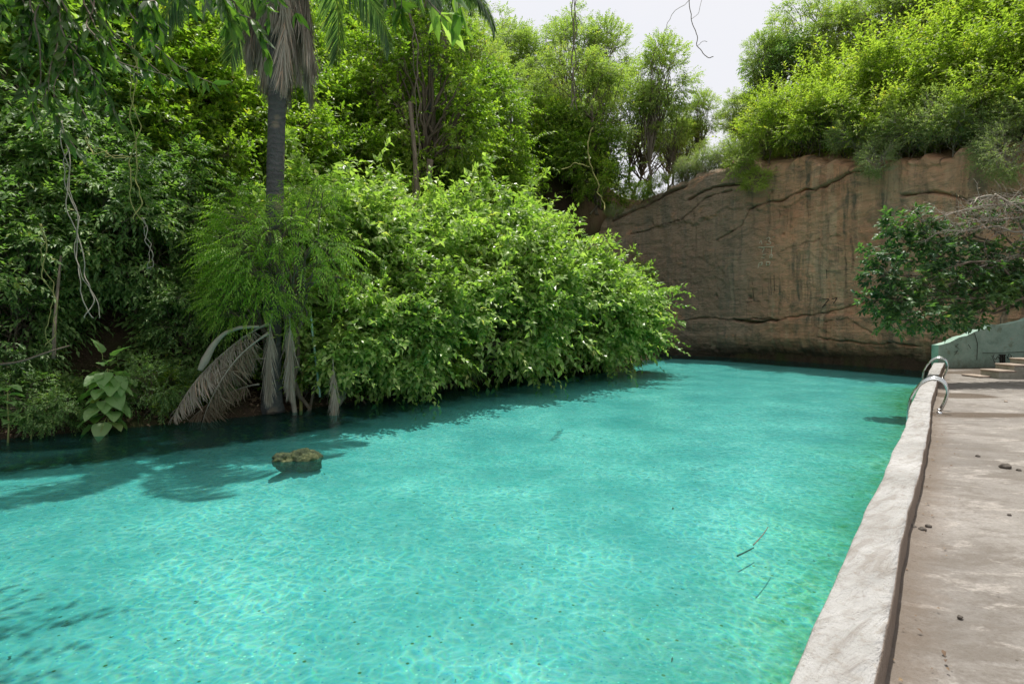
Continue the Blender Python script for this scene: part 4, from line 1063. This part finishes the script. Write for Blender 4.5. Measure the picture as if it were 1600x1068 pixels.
# stems by the bank
def stem(pts, r0, r1, mat, name, label, cat, k=7, group=None):
    P = smooth(resample(pts, .08), 3); b = MB(); b.tube(P, np.linspace(r0, r1, len(P)), k)
    o = b.build(name, M[mat], smooth=True); tag(o, label, cat, group); return o
stem([at(461,648,13.3), at(455,600,13.3), at(449,540,13.3), at(444,470,13.3), at(440,400,13.4)], .06, .04, 'bark_pale', 'thin_trunk', 'thin pale trunk just right of the palm foot', 'trunk')
stem([at(519,640,14.3), at(534,620,14.25), at(540,590,14.25), at(538,555,14.3), at(541,500,14.5)], .11, .06, 'bark_pale', 'bent_trunk', 'short bent grey trunk rising from the water edge', 'trunk')
stem([at(483,644,13.7), at(492,600,13.7), at(512,560,13.9)], .04, .02, 'bark', 'leaning_stem', 'thin leaning stem between the palm foot and the bent trunk', 'stem')
stem([at(500,620,13.3), at(494,570,13.3), at(488,520,13.3), at(485,487,13.3)], .028, .028, 'reed', 'pale_strap', 'pale blue-green strap hanging straight down beside the palm foot', 'strap', 4)
stem([at(470,648,13.5), at(470,600,13.6), at(478,560,13.7), at(476,520,13.8)], .045, .03, 'bark_yellow', 'mossy_stem', 'mossy yellow stem behind the hanging strap', 'stem')
stem([at(553,600,15.0), at(560,618,14.9), at(573,632,14.7)], .03, .02, 'bark', 'root', 'arched root reaching the water right of the bent trunk', 'root')
stem([at(-30,572,9.9), at(30,566,10.0), at(80,548,10.3), at(108,540,10.6)], .025, .015, 'bark', 'fallen_branch', 'thin fallen branch at the lower left bank', 'branch')
stem([at(84,560,10.8), at(84,520,10.8), at(88,470,11), at(95,400,11.3)], .035, .02, 'bark', 'thin_trunk', 'thin dark trunk standing left of the large-leaved plant', 'trunk')
stem([at(672,250,21), at(668,300,21), at(662,345,21)], .12, .10, 'bark', 'dark_trunk', 'dark trunk in the hollow under the rounded tree', 'trunk')
stem([at(640,160,21.5), at(648,240,21), at(652,330,20.5)], .07, .10, 'bark', 'dark_trunk', 'bare leaning trunk left of the rounded tree', 'trunk')
# twisted lianas
def liana(path, Y, label, mat='bark_pale', n=3, amp=.045, r=.009, cat='vine'):
    rs = np.random.RandomState(abs(hash(label)) % 1000 if False else len(label)); b = MB()
    base = smooth(resample([at(a, c, Y) for a, c in path], .05), 3); L = len(base)
    for i in range(n):
        ph = i*2.1; s = np.linspace(0, 1, L)
        off = np.stack([np.sin(s*11+ph+4*fbm(s*3, 0*s+i))*amp, np.cos(s*9+ph)*amp, 0*s], 1)*(.4+s[:, None])+np.stack([fbm(s*9+i*7, 0*s, o=3), fbm(s*9+i*7, 0*s+5, o=3), 0*s], 1)*amp*2
        b.tube(base+off, r*(1-.3*i/n), 5)
    o = b.build('liana', M[mat], smooth=True); tag(o, label, cat, 'hanging lianas')
liana([(100,190),(108,290),(117,350),(122,380),(130,420),(140,455),(146,480),(145,497)], 9.6, 'grey twisted liana with a frayed end over the shaded slope')
liana([(212,60),(210,130),(213,200),(208,250),(216,300),(222,345)], 10.2, 'yellow-green liana winding down below the near leaves', 'bark_yellow', 2, .05, .011)
liana([(140,215),(135,235),(152,243),(160,230),(170,248),(205,245)], 10.2, 'yellow coiled liana loop left of the winding one', 'bark_yellow', 2, .05, .011)
liana([(68,350),(70,420),(86,470),(82,540)], 10.2, 'thin green liana left of the frayed liana', 'bark_yellow', 2, .04, .009)
liana([(225,340),(232,380),(240,412),(236,420)], 10.8, 'short thin brown liana right of the frayed liana', 'bark_pale', 2, .03, .008)
liana([(640,0),(655,120),(650,200),(655,330)], 18.0, 'long dry liana below the hanging palm fronds', 'bark', 2, .08, .02)
liana([(897,-60),(899,30),(896,60),(898,170)], 15.0, 'dark thin liana hanging against the sky at top centre', 'bark', 3, .05, .014)
liana([(1066,-60),(1078,10),(1082,40),(1092,75),(1108,92),(1118,90)], 12.0, 'bare curled twig hanging against the sky near the cliff gap', 'bark', 1, .03, .009)
liana([(1090,72),(1100,62),(1106,66)], 12.0, 'short side shoot on the curled twig', 'bark', 1, .01, .005)
liana([(1082,30),(1092,20),(1096,4),(1094,-20)], 12.0, 'thin side shoot rising from the curled twig', 'bark_pale', 1, .015, .005)
liana([(1080,0),(1062,12),(1045,28),(1040,50)], 12.0, 'faint thin twig arching left of the curled twig', 'bark_pale', 1, .02, .006)
liana([(930,200),(915,225),(922,250),(935,300),(950,330)], 33, 'yellowish dead limb in front of the airy trees', 'bark_yellow', 1, .1, .04)
liana([(880,265),(900,255),(925,262)], 33, 'short curved yellow limb below the dead limb', 'bark_yellow', 1, .08, .03)

# ------------------------------------------------------------------ large-leaved plant
def big_leaf(seed, L=.37, Wd=.32):
    rs = np.random.RandomState(seed); n, m = 10, 9; u = np.linspace(0, 1, n); v = np.linspace(-1, 1, m)
    U, V = np.meshgrid(u, v, indexing='ij')
    half = Wd*.5*np.sin(np.clip(U*1.02, 0, 1)**.62*math.pi)**.8
    x = U*L-.05*L*np.abs(V)*(1-U); y = V*half
    z = .22*np.abs(V)*half*1.2-.28*L*U**2+.012*np.sin(U*26-np.abs(V)*5)*(np.abs(V))+.02*rs.randn()*V
    return np.stack([x, y, z], -1)
def big_plant(px, py, Y, lst, sc, label, seed):
    p = at(px, py, Y); p.z = max(gz(p.x, p.y), .05)
    e = empty('large_leaved_plant', p); tag(e, label, 'plant')
    hm = max(q_[0] for q_ in lst)*sc*.88; b = MB(); b.tube([(0, 0, -.1), (.02, 0, .3*hm), (-.02, .02, .7*hm), (0, 0, hm)], [.016, .014, .011, .007], 6); b.build('stem', M['bark_yellow'], e, True)
    rs = np.random.RandomState(seed)
    for i, (h, a, pit, s) in enumerate(lst):
        g = big_leaf(seed+i); bb = MB(); bb.grid(g, a=rs.uniform(.2, .9)); pet = .16*s
        bb.tube([(-pet, 0, -.02), (-.05, 0, .01), (0, 0, 0), (.2, 0, -.005)], .006, 4, cap=False, a=.9)
        Rm = Matrix.Rotation(a, 4, 'Z') @ Matrix.Rotation(-pit, 4, 'Y') @ Matrix.Rotation(rs.uniform(-.3, .3), 4, 'X')
        loc = Vector((math.cos(a)*pet*s, math.sin(a)*pet*s, h*sc))+Vector((0, 0, .16*math.sin(pit)))
        l = link('leaf', bb.mesh('leaf', M['leaf_big'], True), e, loc, Rm.to_euler(), s*sc)
rs_ = random.Random(3)
lst = [(1.36, R(170), 1.15, .95), (1.34, R(-10), .75, 1.0), (1.28, R(-60), .25, 1.0)]
for i in range(38): lst.append((1.22-i*.028, i*2.39996-1.2, rs_.uniform(-.75, -.15), rs_.uniform(.85, 1.1)))
big_plant(168, 660, 10.9, lst, .98, 'large soft-leaved plant with two upright pale leaves at the water edge', 5)
lst2 = [(.40-i*.04, i*2.39996, rs_.uniform(-.2, .3), rs_.uniform(.5, .7)) for i in range(8)]
big_plant(48, 655, 10.3, lst2, .9, 'small seedling of big leaves on the dark bank at the far left', 25)
lst3 = [(.75-i*.05, i*2.39996, rs_.uniform(-.2, .3), rs_.uniform(.35, .5)) for i in range(12)]
big_plant(12, 640, 10.0, lst3, 1.3, 'bright yellow-green sprig at the left edge above the bank', 45)

# ------------------------------------------------------------------ near branches hanging into the top left
def near_branch(path, Y, seed, label, n=90, L=.12, rad=.25, stems=6, leaf='leaf_near'):
    rs = np.random.RandomState(seed); e = empty('hanging_branch', at(path[0][0], path[0][1], Y)); tag(e, label, 'branch', 'near branches hanging into the top left'); org = np.array(e.location)
    b = MB(); Bs = []; Ds = []
    for s in range(stems):
        w = rs.randn(3)*rad*np.array([1, .8, .2])
        P = smooth(resample([at(a, c, Y) for a, c in path], .06), 3); q = np.linspace(0, 1, len(P))[:, None]
        endf = rs.uniform(.55, 1.0); P = P[:max(6, int(len(P)*endf))]; q = q[:len(P)]
        P = P+w*(.3+q)+np.concatenate([fbm(q*3+s*9, q*0, o=2), fbm(q*3+s*9, q*0+4, o=2), q*0], 1)*.15
        b.tube(P-org, np.linspace(.008, .0025, len(P)), 4)
        idx = rs.randint(1, len(P)-1, n); idx = np.append(idx, [len(P)-1]*3)
        T = nrm(P[np.minimum(idx+1, len(P)-1)]-P[idx-1]); Bs.append(P[idx]); Ds.append(T*.5+rs.randn(len(idx), 3)*.45-UP*.55)
    Bp = np.vstack(Bs)-org; D = np.vstack(Ds); N = rs.randn(len(Bp), 3)*.8+np.array([0, -.6, .4])
    Lr = L*(.6+.7*rs.rand(len(Bp)))
    V, Q, rv = leaves(Bp, D, N, Lr, Lr*.30, rs, True, .12)
    link('leaves', mesh_np('leaves', V, Q, M[leaf], False, fa={'rnd': rv}), e); b.build('twigs', M['bark'], e)
near_branch([(10,-70),(30,20),(55,90),(60,150),(75,200)], 4.2, 1, 'leafy branch hanging furthest left at the top corner', 80, .11, .26, 8)
near_branch([(60,-70),(85,20),(100,110),(110,190),(122,262)], 3.6, 2, 'longest leafy branch hanging in the top left corner', 50, .11, .13, 6)
near_branch([(130,-70),(150,10),(170,60),(215,110),(262,130)], 3.8, 3, 'leafy branch sweeping right below the top left corner', 45, .11, .14, 5)
near_branch([(190,-80),(215,-20),(232,20),(240,40)], 3.4, 4, 'short leafy tuft hanging at the top, right of the corner branches', 50, .11, .16, 5)
near_branch([(290,-70),(320,-10),(345,30),(358,75)], 3.2, 5, 'pointed bright leaves hanging left of the palm crown', 26, .13, .09, 4)
near_branch([(380,-60),(400,-10),(415,12),(430,45)], 3.2, 6, 'few pointed leaves in front of the palm skirt', 12, .11, .10, 3)
near_branch([(640,-60),(655,-20),(665,5),(672,18)], 2.9, 7, 'handful of broad backlit leaves hanging at top centre', 9, .16, .07, 2, 'leaf_broad')
near_branch([(610,-60),(618,-20),(622,2)], 3.0, 8, 'single small sprig left of the backlit leaves', 6, .13, .04, 2)
# its tree, on the left bank outside the picture
place('bank_tree', -13.2, 4.6, rz=0.05, sc=.92, name='bank_tree', label='tall spreading tree on the left bank whose shade falls on the water', cat='tree')

# ------------------------------------------------------------------ tree reaching in from the right
def right_tree():
    bx, by = 16.9, 16.3
    e = empty('fig_tree', (bx, by, ZD)); tag(e, 'dark leafy fig tree reaching in from the right before the cliff', 'tree')
    rs = np.random.RandomState(77); org = np.array([bx, by, ZD])
    b = MB(); tr = curve((0, 0, -.1), (-.5, .2, 2.7), rs, 9, .06); b.tube(tr, np.linspace(.26, .15, 9), 10)
    # clumps by photo position and depth
    cl = [(1400,355,15.6,.45),(1425,385,15.5,.5),(1440,345,15.4,.42),(1375,400,15.3,.42),(1380,430,15.0,.5),(1400,470,14.8,.5),(1365,470,14.9,.32),(1430,440,15.0,.6),(1430,490,14.6,.5),
          (1470,400,15.2,.6),(1480,450,15.0,.65),(1475,495,14.6,.45),(1520,420,15.2,.65),(1530,455,15.0,.55),(1515,490,14.8,.35),(1570,440,15.2,.7),(1585,455,15.0,.5),(1560,395,15.4,.5),
          (1500,372,15.5,.4),(1455,370,15.5,.45),(1620,425,15.2,.7),(1650,440,15.0,.7),(1580,330,15.5,.35),(1530,335,15.6,.3),(1670,380,15.5,.9),(1390,500,14.7,.35),(1700,440,15.3,.9),(1660,330,15.6,.8),
          (1750,380,15,1.0),(1740,300,15,1.0)]
    P = []; D = []
    for (px, py, Y, r) in cl:
        c = np.array(at(px, py, Y))-org
        b.tube(curve(tr[6+rs.randint(3)], c, rs, 9, .10, sag=-.03), np.linspace(.065, .014, 9), 5, cap=False)
        k = int(130*r**1.6)+12; d = nrm(rs.randn(k, 3)); p = c+d*(rs.rand(k, 1)**.45)*r*np.array([1.05, 1.0, .8])
        P.append(p); D.append(d*.7+np.array([-.25, -.1, .1]))
        for q in range(0, k, 4): b.tube([c, (c+p[q])/2+rs.randn(3)*.04, p[q]], [.012, .008, .004], 3, cap=False)
    P = np.vstack(P); D = np.vstack(D)
    B, LD, N, Ls, Ws, _ = spray(P, D, rs, 8, .22, .155, .46, 1.2, .15, .35, 1.2)
    V, Q, rv = leaves(B, LD, N, Ls, Ws, rs, True)
    rv = np.clip(rv+(fbm(B[:, 0]*1.2, B[:, 1]*1.2, B[:, 2]*1.2, o=2)*.45-.05).repeat(8), 0, 1)
    b.build('trunk', M['bark'], e, True); link('crown', mesh_np('fig_crown', V, Q, M['leaf_fig'], False, fa={'rnd': rv}), e)
    # bare branches above
    e2 = empty('dead_branch', (bx, by, ZD)); tag(e2, 'tangle of bare grey dry branches above the fig leaves', 'branch')
    main = [[(1720,300),(1600,318),(1540,320),(1490,332),(1455,345),(1440,343)], [(1730,330),(1600,362),(1560,352),(1500,362),(1470,360),(1450,372)],
            [(1700,290),(1570,318),(1568,330),(1545,348),(1520,356)], [(1730,370),(1640,380),(1580,402),(1520,420),(1490,432),(1465,460)],
            [(1720,400),(1600,398),(1545,422),(1500,440),(1458,458)], [(1560,302),(1600,330),(1640,350)], [(1565,312),(1550,304),(1530,308),(1515,320)],
            [(1640,330),(1590,340),(1540,345),(1495,350)], [(1480,430),(1430,440),(1400,455),(1376,460)]]
    b = MB(); tips = []
    for st in main:
        P = smooth(resample([at(a, c, 15.0) for a, c in st], .08), 2)-org; P = P+np.stack([0*P[:, 0], fbm(P[:, 0]*2, P[:, 2]*3, o=2)*.25, 0*P[:, 0]], 1)
        b.tube(P, np.linspace(.034, .010, len(P)), 5)
        for q in range(2, len(P)-1):
            for z in range(2):
                if rs.rand() < .62:
                    l = .18+.55*rs.rand(); d = nrm(np.array([-.7, 0, -.15])+rs.randn(3)*.6)
                    c2 = curve(P[q], P[q]+d*l, rs, 5, .12); b.tube(c2, np.linspace(.009, .003, 5), 3, cap=False)
                    for w in range(2):
                        d3 = nrm(d+rs.randn(3)*.8); s3 = c2[2+w]; b.tube([s3, s3+d3*l*.3, s3+d3*l*.5+np.array([0, 0, -.03])], [.005, .004, .002], 3, cap=False)
                    tips.append(c2[3])
    b.build('twigs', M['bark_pale'], e2, True)
    T = np.array(tips); T = T[rs.rand(len(T)) < .8].repeat(5, 0)+rs.randn(int((rs.rand(1) < 2))*1, 3)*0
    T = T+rs.randn(len(T), 3)*.12; D = rs.randn(len(T), 3)*.6-UP*.8; L = .05+.05*rs.rand(len(T))
    V, Q, rv = leaves(T, D, rs.randn(len(T), 3), L, L*.4, rs); link('withered_leaves', mesh_np('withered_leaves', V, Q, M['litter'], False, fa={'rnd': rv}), e2)
right_tree()

# ------------------------------------------------------------------ pale end wall with its marks, steps, ladders
def pale_wall():
    xs = np.array([14.55, 15.0, 15.6, 16.2, 16.33, 16.6, 17.2, 18.0, 19.0, 20.5, 22.0]); y0 = 19.4
    tp = np.array([1.30, 1.42, 1.62, 1.80, 1.80, 1.97, 2.02, 2.12, 2.5, 3.0, 3.4])
    q = np.arange(14.55, 22, .05); top = np.interp(q, xs, tp)+fbm(q*3, 0*q, o=4)*.045
    v = np.linspace(0, 1, 26)
    Q_, V_ = np.meshgrid(q, v, indexing='ij'); T_ = np.interp(Q_, q, top)
    Z = ZD-.4+(T_-ZD+.4)*V_; Yf = 19.4+(Q_-14.55)*.16+fbm(Q_*1.3, Z*1.3, o=4)*.035
    front = np.stack([Q_, Yf, Z], -1)
    b = MB(); G = np.concatenate([front, (front+np.array([0, .32, 0]))[:, ::-1]], 1); b.grid(G)
    m = G.shape[1]; h = m//2
    for e in (0, -1):
        r = G[e]; k = np.arange(h-1); qd = np.stack([k, k+1, m-2-k, m-1-k], 1); 
        b.add(r, qd if e == -1 else qd[:, ::-1])
    w = b.build('end_wall', M['pale_wall'], smooth=False)
    tag(w, 'low peeling pale green wall with a sloping top below the cliff', 'wall')
    def wp(px, py, out=.03):
        Y = 19.4
        for _ in range(3): x = (px-800)/F*Y; Y = 19.4+(x-14.55)*.16
        z = CZ+(HOR-py)/F*Y; Y += float(fbm(np.array([x*1.3]), np.array([z*1.3]), o=4)[0])*.035
        return (x, Y-out, z)
    def marks(name, strokes, r, mat):
        bb = MB()
        for st in strokes: bb.tube(smooth(resample([wp(*p) for p in st], .03), 1), r, 4, flat=.5)
        bb.build(name, M[mat], w)
    marks('crack', [[(1522,520),(1525,530),(1527,538),(1526,548),(1525,562)], [(1512,523),(1522,520)], [(1535,551),(1560,551),(1600,549)]], .014, 'crack')
    marks('painted_mark', [[(1563,554),(1563,573)],[(1566,554),(1566,573)],[(1569,554),(1569,573)],[(1561,554),(1571,554)]], .035, 'ink')
    marks('painted_scroll', [[(1549,556),(1552,563),(1556,568),(1561,572)],[(1553,553),(1551,557),(1555,562),(1559,556),(1562,561)],[(1583,556),(1582,563),(1577,568),(1571,571)],[(1572,556),(1576,562),(1580,556),(1576,552),(1573,560)]], .012, 'ink')
    marks('faded_scrawl', [[(1490,538),(1497,537),(1492,541),(1498,545)],[(1490,550),(1496,547),(1491,554)],[(1512,538),(1516,544)]], .010, 'ink')
pale_wall()

def steps():
    e0 = onz(1520, 592, ZD); x0, y0 = e0.x+.42, e0.y
    e = empty('stone_steps', (x0, y0, ZD)); tag(e, 'rough concrete steps climbing to the right beside the pale wall', 'steps')
    specs = [(0, .34, .06, .3), (.30, .50, .24, .0), (.76, .48, .40, .03), (1.20, .50, .56, .05), (1.66, 2.2, .70, .08)]
    for i, (dx, w, h, dy) in enumerate(specs):
        b = MB(); b.box((dx+w/2+.01, dy+.32, (h-.05)/2-.01), (w-.02 if i else .3, .62, max(h-.05, .03)+.02), a=.3, bev=.01); s_ = b.build('riser', M['step_side'], e)
        b = MB(); b.box((dx+w/2, dy+.31, h-.025), (w, .66, .05), a=.3, bev=.015); b.build('tread', M['step'], e)
steps()

def ladder(px, py, label, sc=1.0):
    # foot of the near rail on the deck
    f = onz(px, py, ZD); e = empty('pool_ladder', f); tag(e, label, 'pool ladder', 'steel pool ladders over the parapet')
    d = np.array([DIRW[0], DIRW[1], 0]); a = np.array([-DIRW[1], DIRW[0], 0])   # a points to the water
    prof = [(.0, 0.0), (-.03, .06), (-.10, .16), (-.17, .34), (-.16, .46), (-.08, .565), (.06, .60), (.22, .585), (.38, .50), (.52, .36), (.62, .20), (.66, -.05), (.67, -.6), (.67, -.95)]
    for s in (0, 1):
        P = np.array([a*u*.70+UP*z+d*s*.42 for u, z in prof]); P = smooth(resample(P, .03), 5)
        b = MB(); b.tube(P, .021, 12); r = b.build('rail', M['steel'], e, True)
        b = MB(); th = np.linspace(0, 2*math.pi, 17)[:-1]
        G = np.array([[np.array([math.cos(t)*q, math.sin(t)*q, z])+d*s*.42 for t in th] for q, z in [(.021, .028), (.045, .018), (.05, .0), (.05, -.01)]])
        b.grid(G, wrap=True); b.build('foot_plate', M['steel'], e, True)
    for z in (-.28, -.55):
        b = MB(); b.tube([a*.47+UP*z, a*.47+UP*z+d*.42], .02, 8); b.build('rung', M['steel'], e, True)
ladder(1468, 645, 'nearer steel pool ladder hooked over the parapet')
ladder(1473, 592.5, 'farther steel pool ladder at the far end of the parapet')

# ------------------------------------------------------------------ rock in the water, twigs, pebbles
def rock(p, dims, seed, label, name='rock', mat='rock', sub=28, group=None, cat='rock'):
    th = np.linspace(0, math.pi, sub); ph = np.linspace(0, 2*math.pi, sub*2, endpoint=False)
    T, Pp = np.meshgrid(th, ph, indexing='ij'); d = np.stack([np.sin(T)*np.cos(Pp), np.sin(T)*np.sin(Pp), np.cos(T)], -1)
    s = 1+.42*fbm(d[..., 0]*1.5+seed, d[..., 1]*1.5, d[..., 2]*1.5, o=2)+.16*fbm(d[..., 0]*5+seed, d[..., 1]*5, d[..., 2]*5, o=4)
    G = d*s[..., None]*np.array(dims)
    b = MB(); b.grid(G, wrap=True); o = b.build(name, M[mat], smooth=True, loc=p); tag(o, label, cat, group); return o
p = onz(475, 716, 0); rock((p.x, p.y, -.02), (.27, .23, .17), 3, 'larger mossy rock breaking the pool surface')
p = onz(446, 718, 0); rock((p.x, p.y, -.03), (.21, .18, .14), 8, 'smaller pale mossy rock touching the left side of the larger one')
stem([onz(1177,851,.008), onz(1186,842,.010), onz(1194,833,.010), onz(1200,823,.02)], .006, .004, 'bark', 'floating_twig', 'thin dark twig floating on the water near the parapet', 'twig', 5)
stem([onz(1152,868,-.30), onz(1165,862,-.30), onz(1178,855,-.30)], .01, .006, 'bark', 'floating_twig', 'faint sunken twig just left of the floating twig', 'twig', 5)
PB = [(1571,731,.045,'largest dark stone lying on the terrace at the right'),(1528,713,.02,'small stone left of the largest dark stone'),(1451,823,.022,'dark stone near the parapet crack, right of two'),
      (1441,828,.025,'brown stone near the parapet crack, left of two'),(1500,965,.014,'tiny stone on the bare terrace in the foreground'),(1577,805,.014,'tiny pebble below the largest dark stone'),
      (1437,777,.016,'tiny pebble against the parapet foot'),(1424,825,.03,'yellowish clod at the parapet foot'),(1592,735,.02,'flat stone by the right edge of the terrace'),(1572,628,.03,'pale pebble beside the dark patch')]
for i, (a, c, r, lab) in enumerate(PB):
    q = onz(a, c, ZD); rock((q.x, q.y, ZD+r*.4), (r*1.2, r, r*.7), 20+i, lab, 'pebble', 'pebble' if 'pale' not in lab else 'step', 10, 'stones on the terrace', 'pebble')

def bits():
    rs = np.random.RandomState(14); n = 420
    t = rs.rand(n); E = resample([(p[0], p[1], 0) for p in RTw[1:]], .1)[:, :2]; e = E[rs.randint(0, len(E), n)]
    off = np.where(rs.rand(n) < .55, rs.rand(n)**2*.25+.02, rs.rand(n)*5)
    P = np.stack([e[:, 0]+off/.79, e[:, 1]+rs.randn(n)*.05, np.full(n, ZD+.015)+rs.rand(n)*.008], 1)
    L = .012+.03*rs.rand(n)**2; V, Q, rv = leaves(P, rs.randn(n, 3)*np.array([1, 1, .15]), UP+rs.randn(n, 3)*.25, L, L*.55, rs)
    o = link('dry_leaf_bits', mesh_np('dry_leaf_bits', V, Q, M['litter'], False, fa={'rnd': rv})); tag(o, 'scattered crumbs of dry leaves on the terrace', 'leaf litter', kind='stuff')
bits()
